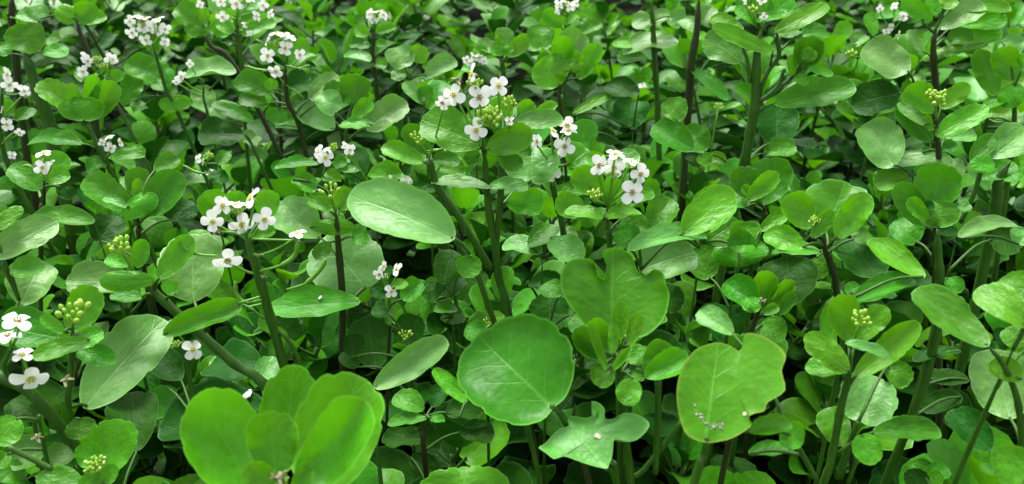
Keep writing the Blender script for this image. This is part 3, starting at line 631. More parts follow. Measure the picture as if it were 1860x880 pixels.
plant(5, 'folded pale leaf with curved back standing by the large round leaf', .215, (110, 545), [
    l(118, 530, 382, 368, 110, .3, Pa, d=-.004, fold=.3, droop=-.1), l(455, 585, 335, 462, 60, .4, Yg, d=.006, fold=.2, att=(430, 640))], sw=20)
plant(5, 'shaded lower rosette of flat glossy leaves beneath the folded pale leaf', .172, (300, 620), [
    l(300, 610, 190, 550, 85, .45, Ma), l(310, 640, 165, 650, 42, .8, Ma, d=-.004), l(320, 640, 375, 640, 36, .8, Ma, d=-.004), l(380, 620, 510, 600, 85, .6, Dk), l(300, 720, 145, 720, 70, .8, Dk, d=.01), l(330, 600, 370, 520, 70, .5, Dk, d=.01), l(430, 690, 560, 690, 90, .5, Dk, d=.006), l(250, 780, 360, 850, 90, .5, Dk, d=.02)],
    stem=[(295, 680), (300, 760)], sw=22, purple=True)
plant(5, 'dark rounded leaves stacked between the white flower cluster and the thick stem', .192, (400, 200), [
    l(370, 155, 400, 20, 100, .3, Dk), l(430, 110, 485, 60, 85, .3, Ma, d=-.004), l(345, 210, 440, 110, 90, .45, Dk, d=-.002), l(335, 250, 420, 235, 50, .6, Ma, d=-.004), l(360, 280, 450, 255, 70, .6, Dk, d=.0), l(335, 220, 310, 140, 70, .4, Dk, d=.004)], sw=16)
plant(5, 'round dark leaf standing behind the top of the large round leaf', .195, (750, 330), [l(755, 322, 755, 190, 150, .4, Dk, cup=.1), l(790, 200, 730, 150, 80, .6, Ma), l(840, 260, 860, 330, 60, .4, Pa, d=-.004)], sw=14)

# ---- left middle and back
plant(1, 'neat bright rosette of cupped leaves on a slanting green stem', .255, (300, 430), [
    l(275, 400, 138, 302, 90, .35, Yg, d=.003, cup=.2), l(325, 435, 420, 310, 100, .25, Yg, d=.004, cup=.2), l(320, 395, 345, 280, 66, .1, Yg, d=.006, cup=.3), l(280, 385, 255, 305, 50, .2, Yg, d=.004), l(275, 385, 265, 325, 60, .0, Yg, d=-.001),
    l(305, 438, 292, 353, 170, -.1, Yg, d=-.006, cup=-.3), l(300, 525, 90, 490, 58, .7, Ma, d=-.002)], stem=[(340, 500), (415, 650)], sw=22)
plant(1, 'dense white flower head with many open flowers on a leaning stem', .262, (550, 150), [
    l(600, 295, 465, 215, 100, .4, Ma, d=.006), l(560, 320, 590, 230, 120, .3, Ma, d=.01), l(455, 390, 490, 272, 90, .3, Ma, d=.0), l(640, 405, 630, 345, 120, 0, Yg, d=-.004, cup=-.2), l(610, 330, 560, 300, 60, .5, Ma), l(530, 380, 480, 395, 50, .7, Ma)],
    stem=[(575, 230), (605, 330), (650, 420)], sw=14, fl=[(480, 118, 46, .4), (470, 78, 42, .7), (500, 65, 42, .9), (545, 100, 48, .5), (575, 75, 46, .9), (600, 105, 44, .5), (530, 145, 46, .2), (560, 90, 44, .8), (598, 152, 38, .2), (530, 70, 44, .9), (515, 100, 42, .6), (580, 115, 40, .5)], buds=[(520, 85, 40)])
plant(1, 'few white flowers beside yellow-green buds above the neat bright rosette', .25, (360, 270), [
    l(400, 290, 350, 255, 50, .5, Yg), l(410, 300, 440, 255, 50, .3, Yg), l(300, 300, 290, 250, 50, .4, Pa, d=.01)], stem=[(400, 330)], sw=12, fl=[(320, 222, 44, .3), (308, 210, 40, .7), (400, 213, 50, .4), (302, 260, 46, .5), (412, 216, 36, .7)], buds=[(355, 220, 40), (380, 245, 50)])
plant(1, 'pale upright leaves on a brownish leaning stem near the top flowers', .262, (735, 120), [
    l(735, 90, 635, 25, 85, .3, Ma, d=.004), l(740, 90, 742, 32, 44, .1, Yg, d=.002), l(715, 137, 712, 84, 86, 0, Yg, d=-.005, cup=-.3), l(760, 120, 840, 70, 60, .4, Yg, d=.004)], stem=[(770, 170), (860, 255)], sw=20, purple=True)
plant(1, 'scattered white flowers on a straight green stem with pointed side leaves', .275, (860, 60), [
    l(790, 140, 830, 70, 80, .3, Yg), l(880, 130, 1000, 70, 60, .5, Yg, d=.004), l(870, 110, 940, 60, 70, .4, Ma, d=.01), l(845, 120, 790, 80, 50, .4, Yg)], stem=[(866, 130), (880, 260), (880, 330)], sw=16,
    fl=[(860, 14, 54, .4), (808, 60, 44, .4), (800, 8, 44, .7), (930, 60, 40, .6), (955, 20, 40, .5), (985, 52, 36, .6), (905, 5, 40, .8), (728, 18, 32, .5), (906, 122, 26, .5), (888, 92, 26, .7)], buds=[(880, 5, 36)])
plant(1, 'white flower head with short pods on a dark stem beside a shiny veined leaf', .262, (1035, 225), [
    l(985, 335, 858, 282, 90, .35, Ma, d=-.002), l(970, 380, 868, 345, 70, .4, Ma, d=.002), l(1010, 395, 1000, 450, 85, .3, Ma, d=.002), l(990, 330, 980, 285, 50, .1, Yg, d=-.005), l(1050, 320, 1140, 300, 90, .5, Dk, d=.012), l(1215, 470, 1085, 372, 100, .35, Pa, d=-.004), l(1125, 365, 1220, 270, 75, .4, Pa, d=.0), l(1200, 370, 1240, 300, 90, .3, Ma, d=-.003),
    l(1000, 460, 1090, 450, 60, .7, Ma), l(1030, 490, 1090, 480, 50, .7, Dk)],
    stem=[(1040, 300), (1045, 370), (1085, 450), (1115, 580)], sw=20, purple=True, fl=[(972, 202, 56, .2), (1036, 176, 58, .25), (1092, 200, 46, .3, True), (1003, 257, 54, .3), (1005, 126, 52, .8), (975, 152, 44, .8), (1052, 140, 50, .8), (1035, 130, 44, .9)], buds=[(1005, 162, 40)],
    pods=[(9, (1030, 268), (975, 258), (930, 252), (888, 238)), (8, (1040, 270), (1065, 252), (1095, 248), (1125, 236)), (7, (1040, 310), (1070, 330), (1105, 358))], wither=[(960, 258, 20), (1097, 252, 22)])
plant(1, 'flat scalloped pale leaf with small white flowers at its tip', .245, (740, 300), [l(858, 262, 675, 258, 62, .75, Pa, att=(760, 330)), l(760, 400, 720, 315, 90, .4, Pa, d=.01), l(920, 445, 770, 372, 60, .5, Ma, d=-.01, att=(800, 470))], stem=[(740, 360), (755, 420)], sw=10, fl=[(655, 278, 46, .6), (690, 232, 30, .7), (640, 296, 30, .6)])
plant(1, 'single broad dark oval leaf lying flat among small leaves', .225, (890, 480), [l(888, 488, 713, 480, 108, .45, Dk, cup=.08), l(890, 520, 940, 490, 60, .6, Pa, d=.01)], stem=[(930, 560)], sw=12)
plant(1, 'leggy flower stalk with tiny spaced white flowers and thin pods', .262, (10, 300), [
    l(55, 440, 125, 390, 50, .4, Ma), l(30, 420, 20, 360, 60, .2, Yg, d=.004)], stem=[(5, 420), (15, 560), (110, 760)], sw=20,
    fl=[(20, 272, 56, .8), (34, 306, 56, .4), (88, 331, 48, .4), (28, 452, 54, .4), (72, 480, 36, .5), (42, 566, 36, .6), (10, 400, 30, .6)], pods=[(9, (10, 420), (40, 395), (75, 355)), (9, (5, 525), (30, 500), (70, 470))])
plant(1, 'two white flowers over cupped leaves on a short purple stem', .252, (160, 640), [
    l(165, 660, 235, 562, 95, .3, Yg, d=.006), l(150, 690, 35, 590, 95, .35, Ma, d=.0), l(165, 660, 250, 620, 70, .3, Yg, d=-.003), l(220, 680, 260, 720, 60, .4, Dk)], stem=[(158, 750), (150, 800)], sw=18, purple=True, fl=[(152, 608, 62, .25), (160, 561, 60, .85), (190, 590, 24, .6)], pods=[(10, (155, 650), (110, 605), (80, 605))])
plant(1, 'tiny flower cluster low beside the slanting green stem of the rosette', .235, (400, 560), [l(420, 570, 530, 550, 50, .6, Ma), l(380, 590, 310, 610, 55, .6, Ma)], sw=9, fl=[(402, 537, 42, .3), (440, 518, 36, .5), (370, 518, 32, .5), (398, 500, 34, .8)])
plant(1, 'spreading rosette of upright oval leaves beneath the tiny flower cluster', .243, (495, 770), [
    l(465, 765, 312, 648, 115, .35, Ma, d=.002, cup=.2), l(540, 785, 645, 630, 130, .25, Ma, d=.0, cup=.15), l(500, 720, 500, 613, 95, .2, Ma, d=.012), l(440, 795, 570, 705, 80, .05, Yg, d=-.008, cup=-.2), l(460, 755, 375, 715, 36, .6, Pa, d=-.006), l(490, 730, 505, 650, 40, .1, Yg, d=.004), l(560, 620, 650, 570, 70, .5, Ma, d=.02), l(360, 880, 420, 775, 120, .35, Dk, d=.012), l(620, 800, 700, 730, 110, .4, Dk, d=.015)], stem=[(505, 830), (510, 900)], sw=18, purple=True)
plant(1, 'small white flower and bud sprig with a curved pod by the dark oval leaf', .232, (750, 600), [l(790, 600, 830, 545, 50, .3, Ma), l(760, 640, 830, 650, 50, .6, Dk)], sw=8, fl=[(722, 578, 38, .6), (740, 590, 30, .7)], buds=[(760, 568, 40)], pods=[(10, (770, 628), (735, 630), (700, 620), (665, 600))])
plant(1, 'pale flat leaf with ragged tip near the pale overlapping pair', .24, (345, 815), [l(345, 808, 90, 780, 70, .7, Ma)], sw=14)
plant(1, 'white flower with round buds above narrow flat leaves', .25, (1190, 600), [l(1160, 598, 995, 600, 36, .85, Ma, d=-.004), l(1170, 640, 1240, 645, 50, .6, Yg, d=-.003), l(1060, 650, 1150, 690, 60, .6, Ma, d=.004), l(1110, 700, 1200, 760, 60, .5, Yg, d=.004), l(1230, 590, 1270, 575, 40, .4, Yg)], sw=12,
    fl=[(1180, 574, 64, .25), (1160, 552, 50, .7), (1265, 545, 48, .5), (1190, 545, 34, .8)], buds=[(1212, 538, 44)])
plant(1, 'thick dark slanting stem with broad hazy leaf far at the bed edge', .27, (90, 180), [l(120, 195, 70, 90, 140, .35, Ma), l(160, 190, 250, 200, 60, .6, Ma, d=.0), l(30, 200, -10, 160, 80, .5, Ma), l(110, 150, 45, 130, 50, .5, Ma, d=.01)], stem=[(120, 280), (180, 450), (200, 560)], sw=50)
plant(1, 'dark leaning stem beneath a bright spreading top leaf near the bed edge', .285, (275, 70), [l(275, 75, 205, 25, 70, .2, Yg, cup=-.1), l(280, 75, 345, 20, 90, .2, Yg), l(290, 80, 385, 50, 60, .4, Yg, d=.004), l(150, 70, 120, 15, 80, .4, Pa, d=.0)], stem=[(295, 130), (325, 205), (330, 260)], sw=20, purple=True)
plant(1, 'bare upright dark stem with few leaves at the far bed edge', .30, (45, -20), [l(50, 60, 130, 75, 40, .8, Pa)], stem=[(42, 50), (48, 120)], sw=30, purple=True)

# ---- centre back
plant(2, 'large cabbage-like cupped rosette on a thin dark stem', .262, (815, 290), [
    l(800, 240, 870, 118, 125, .25, Pa, d=.012, cup=.15), l(800, 235, 805, 138, 85, .15, Yg, d=.004, cup=.35), l(835, 245, 840, 180, 62, .1, Yg, d=.0, cup=.3), l(840, 266, 838, 225, 96, -.1, Yg, d=-.004, cup=-.3), l(790, 310, 730, 210, 145, .0, Yg, d=-.004, cup=-.2), l(860, 290, 935, 165, 70, .2, Yg, d=-.001, fold=.3), l(720, 240, 760, 200, 60, .3, Ma, d=.01), l(730, 180, 720, 80, 100, .3, Ma, d=.03)],
    stem=[(790, 340), (798, 410)], sw=14, purple=True)
plant(2, 'small pale rosette with a green heart behind the white-flowered centre', .258, (585, 200), [
    l(575, 185, 485, 155, 50, .4, Pa, d=.002), l(595, 175, 590, 100, 70, .2, Pa, d=.006), l(580, 160, 570, 125, 40, .1, Yg), l(585, 202, 580, 160, 90, 0, Yg, d=-.004, cup=-.2), l(600, 205, 685, 135, 60, .25, Yg, d=-.002), l(530, 200, 480, 180, 50, .4, Yg)], stem=[(592, 260), (596, 310)], sw=12)
plant(2, 'small far white flower head behind the central flowers', .25, (485, 240), [l(480, 260, 440, 240, 40, .5, Yg)], sw=8, fl=[(455, 216, 36, .5), (475, 208, 36, .7), (500, 212, 34, .6), (470, 228, 34, .3), (520, 222, 32, .6), (488, 205, 30, .9)])
plant(2, 'far flower sprig on a reddish stem with small round leaves', .262, (118, 95), [l(100, 130, 45, 100, 50, .3, Yg), l(105, 165, 30, 155, 40, .5, Ma), l(125, 160, 165, 155, 34, .4, Ma), l(125, 120, 195, 90, 40, .4, Yg), l(110, 220, 15, 205, 40, .8, Pa), l(120, 225, 165, 245, 40, .6, Yg)], stem=[(115, 180), (125, 280), (135, 350)], sw=14, purple=True, fl=[(104, 52, 40, .7), (150, 56, 42, .6), (114, 72, 34, .4), (128, 45, 34, .9)], buds=[(118, 58, 34)])
plant(2, 'far flower head with pale petals above an upright cupped leaf', .27, (820, 60), [l(800, 100, 735, 40, 60, .2, Yg), l(810, 90, 850, 40, 50, .3, Yg), l(870, 120, 945, 85, 50, .5, Ma)], sw=10, fl=[(790, 20, 40, .6), (832, 25, 42, .4), (855, 12, 34, .7), (808, 10, 36, .8), (785, 42, 26, .4)], buds=[(820, 18, 34)])
plant(2, 'pair of pale shiny spoon leaves on dark stalks', .25, (250, 290), [l(230, 245, 200, 165, 110, .4, Pa, d=.0), l(305, 275, 418, 205, 70, .35, Pa, d=.0), l(280, 230, 285, 165, 70, .2, Yg, d=.006), l(240, 270, 180, 270, 60, .5, Ma, d=.01)], stem=[(240, 350)], sw=12, purple=True)
plant(2, 'three-leaved rosette with one large pale side leaf', .258, (20, 470), [
    l(40, 385, 55, 275, 120, .2, Ma, d=.008, cup=.2), l(85, 470, 235, 360, 105, .35, Pa, d=-.002), l(40, 430, 110, 370, 60, .25, Yg, d=.0, cup=.2), l(120, 455, -10, 455, 46, .7, Yg, d=-.008), l(-20, 410, -75, 330, 90, .3, Pa, d=.0), l(-30, 400, 25, 340, 60, .3, Yg, d=.003)], stem=[(18, 520)], sw=14)
plant(2, 'low shaded leaves with little white flowers beside the big pale leaf', .24, (110, 680), [
    l(95, 640, 225, 625, 65, .6, Yg), l(50, 670, 50, 530, 110, .35, Dk, d=.01), l(-20, 620, 70, 625, 30, .8, Pa, d=-.004), l(10, 810, -60, 760, 60, .4, Yg), l(20, 590, -30, 600, 50, .5, Ma)], sw=10, fl=[(30, 545, 46, .5), (170, 655, 50, .7), (232, 662, 46, .4), (10, 530, 30, .7)])
plant(2, 'tall thin green stem with flat pale leaves in the far bed', .285, (1125, 0), [
    l(1130, 80, 1055, 75, 66, .5, Pa), l(1130, 75, 1200, 50, 56, .5, Pa, d=.002), l(1225, 155, 1022, 145, 58, .75, Pa, d=-.006), l(1120, 160, 985, 155, 34, .7, Yg, d=.004), l(1190, 60, 1240, 90, 80, .4, Pa, d=.0), l(1110, 210, 1000, 215, 50, .6, Ma, d=.004)], stem=[(1132, 100), (1140, 250), (1150, 430)], sw=24)
plant(2, 'dark heart-shaped leaves clustered in shade beside the thin green stem', .225, (1060, 470), [l(1085, 340, 957, 300, 80, .45, Dk), l(1040, 465, 1060, 352, 130, .4, Dk, d=-.002), l(1000, 440, 985, 355, 60, .4, Dk, d=.004), l(840, 415, 980, 340, 36, .5, Yg, d=-.006), l(905, 480, 920, 385, 120, .4, Dk, d=.004), l(1000, 520, 920, 480, 60, .5, Dk, d=.002)], sw=12)
plant(2, 'broad bright oval leaf beside a round one near the tall thin stem', .245, (1240, 560), [l(1280, 545, 1132, 455, 110, .35, Ma, d=-.002), l(1230, 440, 1190, 360, 90, .4, Ma, d=.01), l(1310, 560, 1330, 600, 60, .3, Yg)], sw=12)
plant(2, 'upright green leaves of a dark-stemmed shoot beside the pale spoon leaves', .25, (300, 390), [l(300, 380, 225, 295, 50, .3, Pa), l(310, 380, 300, 310, 60, .2, Ma), l(330, 395, 370, 280, 90, .35, Ma, d=.01), l(310, 395, 350, 365, 40, .3, Yg, d=-.003)], sw=10, wither=[(300, 362, 24)])

# ---- right
plant(3, 'tall pale-stemmed plant with spreading crown and long scalloped side leaf', .302, (285, 110), [
    l(335, 190, 110, 92, 60, .3, Yg, d=-.008, cup=-.1), l(335, 118, 532, 12, 70, .4, Yg, d=-.004), l(330, 375, 625, 315, 112, .4, Ma, d=-.004, cup=.12), l(215, 225, 85, 130, 120, .4, Pa, d=.006), l(270, 90, 190, 20, 50, .3, Yg, d=-.002), l(265, 82, 370, 45, 34, .6, Yg, d=-.006), l(310, 60, 400, -10, 90, .3, Yg, d=.006), l(220, 110, 100, 60, 60, .5, Yg, d=.006), l(240, 50, 215, -20, 70, .3, Ma, d=.01), l(290, 50, 290, -10, 80, .2, Yg, d=.008),
    l(430, 250, 480, 142, 105, .15, Ma, d=-.001, cup=.3), l(445, 220, 475, 178, 56, .1, Yg, d=-.004), l(400, 280, 395, 200, 38, .1, Yg, d=-.003, fold=.3), l(455, 245, 545, 275, 34, .4, Yg, d=-.005), l(410, 275, 455, 305, 40, .3, Yg, d=-.006),
    l(340, 525, 345, 377, 165, .4, Dk, d=.02), l(300, 560, 412, 530, 70, .6, Ma, d=.01), l(430, 130, 530, 110, 60, .6, Ma, d=.01), l(350, 130, 430, 100, 60, .6, Ma, d=.008)],
    stem=[(270, 200), (262, 380), (245, 480), (215, 640)], sw=40, branches=[(16, (265, 380), (320, 345), (400, 280)), (18, (275, 350), (310, 260), (350, 200), (340, 130)), (14, (270, 375), (340, 320), (370, 250)), (14, (245, 300), (235, 220), (220, 180))], fl=[(290, 0, 40, .6), (295, 60, 30, .5), (225, 8, 26, .5)], buds=[(255, 40, 50)])
plant(3, 'tall dark stem with a pale leaf beside the spreading crown', .30, (60, -10), [l(55, 120, -10, 60, 60, .5, Pa), l(65, 90, 110, 20, 70, .4, Pa, d=.006), l(30, 250, 165, 345, 50, .6, Ma)], stem=[(50, 120), (30, 240), (22, 360)], sw=32, purple=True)
plant(3, 'broad silvery oval leaf with dark leaf below it on thin stalks', .268, (840, 300), [l(822, 262, 660, 165, 140, .4, Pa, cup=.1), l(790, 340, 612, 370, 125, .4, Dk, d=.004)], stem=[(870, 360)], sw=10)
plant(3, 'budded shoot with spreading scalloped leaves and white-green buds', .258, (922, 430), [
    l(915, 410, 815, 320, 110, .2, Yg, d=.006, cup=.2), l(935, 395, 1035, 310, 70, .25, Yg, d=.005), l(905, 515, 785, 385, 90, .15, Ma, d=.0), l(880, 455, 785, 372, 50, .3, Pa, d=-.002), l(918, 495, 1108, 390, 85, .35, Yg, d=-.003, fold=.2), l(905, 480, 885, 420, 34, .1, Yg, d=-.004), l(985, 588, 760, 572, 62, .7, Pa, d=-.004), l(770, 605, 675, 442, 170, .35, Pa, d=.0, att=(860, 670)), l(945, 540, 1000, 525, 50, .3, Ma, d=.0), l(950, 500, 1070, 490, 60, .5, Pa, d=.01), l(940, 600, 1030, 610, 50, .7, Pa, d=.006), l(820, 640, 695, 670, 85, .5, Ma, d=.0), l(870, 555, 905, 545, 36, .5, Ma)],
    stem=[(926, 500), (930, 580), (930, 700)], sw=22, buds=[(922, 358, 90)], purple=True)
plant(3, 'deep cup-shaped rosette of dark glossy leaves on a dark stem', .248, (915, 810), [
    l(905, 760, 940, 606, 180, .15, Ma, d=.008, cup=.25), l(930, 826, 935, 730, 155, -.05, Ma, d=-.006, cup=-.25), l(880, 825, 785, 672, 105, .15, Ma, d=.002, cup=.2), l(890, 800, 820, 720, 60, .0, Yg, d=-.003, fold=.3), l(880, 760, 910, 735, 40, .1, Dk, d=0), l(1000, 760, 1050, 745, 40, .4, Pa), l(930, 850, 1010, 840, 50, .6, Dk), l(850, 880, 770, 800, 110, .4, Ma, d=.012)],
    stem=[(922, 870), (915, 960), (925, 1060)], sw=26, purple=True)
plant(3, 'dark purple stem with leafy top and flat folded leaves', .288, (920, 100), [
    l(905, 80, 800, 0, 70, .2, Yg, d=-.002), l(930, 105, 1100, 10, 90, .35, Pa, d=.004), l(1105, 155, 865, 205, 40, .4, Yg, d=-.006, cup=-.1), l(950, 205, 1105, 155, 50, .6, Yg, d=-.003), l(930, 50, 900, -10, 60, .3, Yg, d=0), l(960, 140, 1060, 130, 70, .4, Ma, d=.006), l(990, 150, 1160, 110, 90, .4, Yg, d=.01), l(1000, 90, 1175, 80, 70, .5, Yg, d=.014), l(990, 30, 1200, 15, 60, .6, Yg, d=.012), l(880, 300, 830, 275, 40, .5, Pa), l(870, 190, 820, 110, 40, .3, Pa, d=.004), l(940, 20, 1000, -10, 60, .4, Yg, d=-.004)],
    stem=[(910, 180), (918, 300), (920, 420)], sw=28, purple=True, branches=[(12, (912, 120), (945, 50), (950, -10)), (10, (912, 120), (880, 90), (870, 70))])
plant(3, 'bright cupped shoot with scalloped edges beside the dark purple stem', .265, (1205, 320), [
    l(1140, 350, 1070, 190, 95, .25, Ma, d=.004), l(1210, 300, 1150, 175, 110, .15, Yg, d=.0, cup=.25), l(1215, 385, 1175, 310, 110, .0, Yg, d=-.006, cup=-.2), l(1200, 365, 1095, 375, 40, .7, Yg, d=.0), l(1110, 430, 1220, 400, 70, .5, Yg, d=.01), l(1160, 150, 1230, 190, 100, .4, Pa, d=.02), l(1230, 260, 1260, 190, 60, .3, Yg)], stem=[(1205, 440), (1200, 520)], sw=22)
plant(3, 'large pale curved leaf above a thick green stem and thin bright stem', .262, (1190, 590), [
    l(1120, 575, 1270, 455, 130, .35, Pa, d=-.002, droop=.15), l(1045, 590, 1135, 490, 70, .35, Ma, d=.0), l(1035, 605, 1138, 590, 66, .3, Yg, d=-.005), l(1080, 650, 1210, 600, 80, .5, Ma, d=.002), l(1150, 640, 1230, 620, 80, .5, Ma, d=.01)],
    stem=[(1150, 650), (1140, 720), (1128, 800), (1110, 900)], sw=44, branches=[(18, (1085, 610), (1060, 700), (1010, 810))])
plant(3, 'open rosette of wide pale leaves with a small bud at its heart', .25, (515, 850), [
    l(520, 850, 590, 660, 245, .3, Ma, d=.012, cup=.12), l(470, 830, 380, 715, 110, .25, Yg, d=.002, cup=.2), l(560, 865, 670, 710, 105, .15, Yg, d=-.002, fold=.25), l(470, 865, 545, 765, 60, .0, Yg, d=-.006), l(500, 850, 525, 765, 50, .15, Yg, d=.0), l(440, 900, 300, 840, 90, .4, Yg, d=-.006), l(620, 870, 700, 850, 70, .6, Ma, d=.0)],
    stem=[(515, 900), (540, 980), (560, 1070)], sw=22, buds=[(480, 805, 50)], purple=True)
plant(3, 'small cupped rosette on a slender stem beneath the tall pale-stemmed plant', .245, (285, 740), [
    l(290, 745, 340, 580, 150, .25, Ma, d=.008, cup=.15), l(235, 730, 345, 630, 70, .15, Yg, d=-.003, fold=.2), l(245, 725, 210, 612, 110, .2, Ma, d=.002, cup=.2), l(250, 700, 215, 680, 40, .1, Yg), l(240, 745, 130, 680, 60, .6, Ma, d=.004), l(230, 755, 180, 740, 40, .7, Ma)], stem=[(298, 770), (295, 860)], sw=16, purple=True)
plant(3, 'wide rounded leaf group below the small cupped rosette', .235, (255, 900), [
    l(210, 900, 240, 805, 110, .3, Yg, d=.004), l(280, 840, 378, 775, 50, .4, Yg, d=.006), l(250, 930, 180, 850, 100, .2, Ma, d=-.003), l(10, 850, 172, 700, 150, .35, Yg, d=.0, att=(60, 900)), l(-60, 860, 95, 805, 50, .7, Pa, d=-.006, att=(60, 900)), l(90, 880, 200, 800, 130, .4, Ma, d=.012, att=(200, 900))], stem=[(250, 960)], sw=20)
plant(3, 'long flat scalloped leaf reaching past the thin bright stem', .242, (995, 870), [l(1000, 862, 1232, 782, 66, .7, Pa, d=-.006), l(1220, 890, 1260, 830, 110, .4, Pa, d=.0), l(1120, 870, 1230, 900, 130, .5, Dk, d=.02)], sw=14)
plant(3, 'bright oval leaf and small round leaf in shade beside thick green stem', .235, (100, 560), [l(90, 545, -10, 470, 100, .4, Ma), l(160, 590, 90, 570, 50, .4, Yg, d=-.002), l(60, 610, 20, 560, 50, .5, Dk)], sw=12, buds=[(130, 390, 40)])
plant(3, 'tiny far white flowers among hazy leaves by the silvery oval leaf', .27, (760, 110), [l(700, 60, 790, 40, 50, .6, Ma), l(700, 130, 670, 50, 50, .4, Yg), l(620, 165, 665, 120, 60, .5, Pa)], sw=10, fl=[(800, 58, 44, .5), (755, 100, 34, .5), (770, 22, 32, .6), (715, 32, 32, .7), (740, 115, 30, .5), (780, 130, 40, .7)], buds=[(615, 200, 50)])

# ---- small loose things lying on leaves
def on_leaf(start, px, py):
    """point and normal where the sight line meets the leaves of the plant whose label starts so"""
    best = None
    for lab, vs, fs in LEAVES:
        if not lab.startswith(start): continue
        hit, n, _, dist = BVHTree.FromPolygons(vs, fs).ray_cast(CAM, ray(px, py).normalized())
        if hit is not None and (best is None or dist < best[2]): best = (hit, n if n.dot(CAM - hit) > 0 else -n, dist)
    return best
def loose(name, label, cat, start, pieces, mat, flat=.5):
    V, F = [], []; rng = random.Random(len(pieces)); c0 = None
    for (px, py, s) in pieces:
        h = on_leaf(start, px, py)
        if h is None: continue
        if c0 is None: c0 = h[0]
        r = s * h[2] / FPX * .5
        v, f = blob((0, 0, 0), r, 7, 5, flat)
        v = [q + Vector((rng.uniform(-.3, .3), rng.uniform(-.3, .3), rng.uniform(-.12, .12) * flat)) * r for q in v]
        m = basis(Vector((rng.uniform(-1, 1), rng.uniform(-1, 1), .1)), h[1])
        o = len(V); V += [m @ q + h[0] + h[1] * r * flat * .7 - c0 for q in v]; F += [tuple(i + o for i in q) for q in f]
    if c0 is None: print('no leaf under', name); return
    o = link(name, mesh_from(name, V, F, [mat]), None, c0); o['label'] = label; o['category'] = cat
rr_ = random.Random(12)
loose('leaf_debris', 'greyish white crumbly streak lying on the bite-edged round leaf', 'debris', 'bite-edged',
    [(1261 + t * 54 + rr_.uniform(-3, 3), 736 + 38 * min(1, t * 2.2) + rr_.gauss(0, 3), rr_.choice((1.2, 1.5, 2, 2.5, 4))) for t in [i / 59 for i in range(60)]], M['crumb'], .4)
loose('leaf_chip', 'small cream chip lying on the bite-edged round leaf', 'debris', 'bite-edged', [(1353, 753, 8)], M['chip'], .3)
loose('leaf_chip', 'tan dried chip lying on the pale ragged leaf', 'debris', 'pale ragged', [(1085, 793, 11), (1088, 795, 8)], M['chip'], .3)
loose('fallen_petal', 'fallen white petal lying on the broad dark leaf', 'petal', 'broad dark leaf', [(448, 717, 22)], M['petal'], .12)
loose('fallen_petal', 'tiny white petal lying on the long flat leaf', 'petal', 'budded shoot on dark thin', [(581, 541, 9)], M['petal'], .2)
# ------------------------------------------------------------------ filler plants (shared leaf meshes)
def variant(seed, mat, low=False):
    rng = random.Random(seed)
    L, W = 1.0, rng.uniform(.72, .98)
    pet = rng.choice((.25, .4, .6))
    V, F, UV, RIM = blade(L, W, rng, seg=16 if low else 26, rings=(.5, 1.0) if low else (.35, .7, .95, 1.0), cup=rng.uniform(.1, .5), droop=rng.uniform(-.05, .3), fold=rng.uniform(0, .2), wave=rng.uniform(.01, .035), cren=rng.uniform(.04, .09))
    if low: RIM = [0.0] * len(RIM)
    V = [v + Vector((0, pet, .0)) for v in V]
    mi = [0] * len(F)
    tv, tf = tube([Vector((0, 0, -.03)), Vector((0, pet * .5, -.035)), Vector((0, pet + .06, 0.0))], [.04, .035, .025], 4 if low else 5, False)
    o = len(V); V += tv; F += [tuple(i + o for i in q) for q in tf]; mi += [1] * len(tf); UV += [(.5, .5)] * len(tv); RIM += [0] * len(tv)
    return V, F, UV, RIM, mi, pet
VAR = {}
for mk in ('young', 'mature', 'dark', 'pale'):
    VAR[mk] = []
    for i in range(7):
        V, F, UV, RIM, mi, pet = variant(hash((i, len(mk), ord(mk[0]))) & 0xffff, mk)
        VAR[mk].append((mesh_from('leaf', V, F, [M[mk], M['stem']], UV, RIM, mi=mi), pet))
def layout(rng, H, sc):
    """stem points and leaf placements of one random watercress shoot, base at the origin"""
    lx, ly = rng.uniform(-.18, .18) * H, rng.uniform(-.18, .18) * H
    def sp(t): return Vector((lx * t * t, ly * t * t, H * t))
    L = []; a = rng.uniform(0, 6.28)
    n = rng.randint(11, 14)
    for i in range(n):
        f = i / (n - 1)                       # 0 lowest leaf .. 1 topmost
        t = .5 + .5 * f ** .6
        el = R_(rng.uniform(-5, 20) + 60 * f ** 1.5)
        size = sc * (0.028 * (1 - .42 * f ** 2.5) * rng.uniform(.75, 1.2))
        a += 2.4 + rng.uniform(-.3, .3)
        d = Vector((math.cos(a) * math.cos(el), math.sin(a) * math.cos(el), math.sin(el)))
        N = Vector((-math.cos(a) * math.sin(el), -math.sin(a) * math.sin(el), math.cos(el))) + Vector((rng.uniform(-.3, .3), rng.uniform(-.3, .3), 0))
        kind = rng.choice(('young', 'young', 'mature')) if f > .62 else ('dark' if f < .4 else rng.choice(('mature', 'mature', 'pale', 'dark')))  # lowest leaves get the dark copy, shade painted into their colour
        L.append((sp(t), basis(d, N), size, kind))
    return sp, L
def stem_mesh(sp, r, purple):
    V, F = tube([sp(i / 6) for i in range(7)], [r * (1.1 - .5 * i / 6) for i in range(7)], 6)
    return mesh_from('stem', V, F, [M['stem_purple'] if purple else M['stem']])
TEMPLATES = []
for i in range(14):
    rng = random.Random(500 + i); sp, L = layout(rng, 1.0 * .2, 1.0)
    TEMPLATES.append((sp, L, stem_mesh(sp, .0021, i % 3 == 0), [(rng.randrange(7)) for _ in L]))
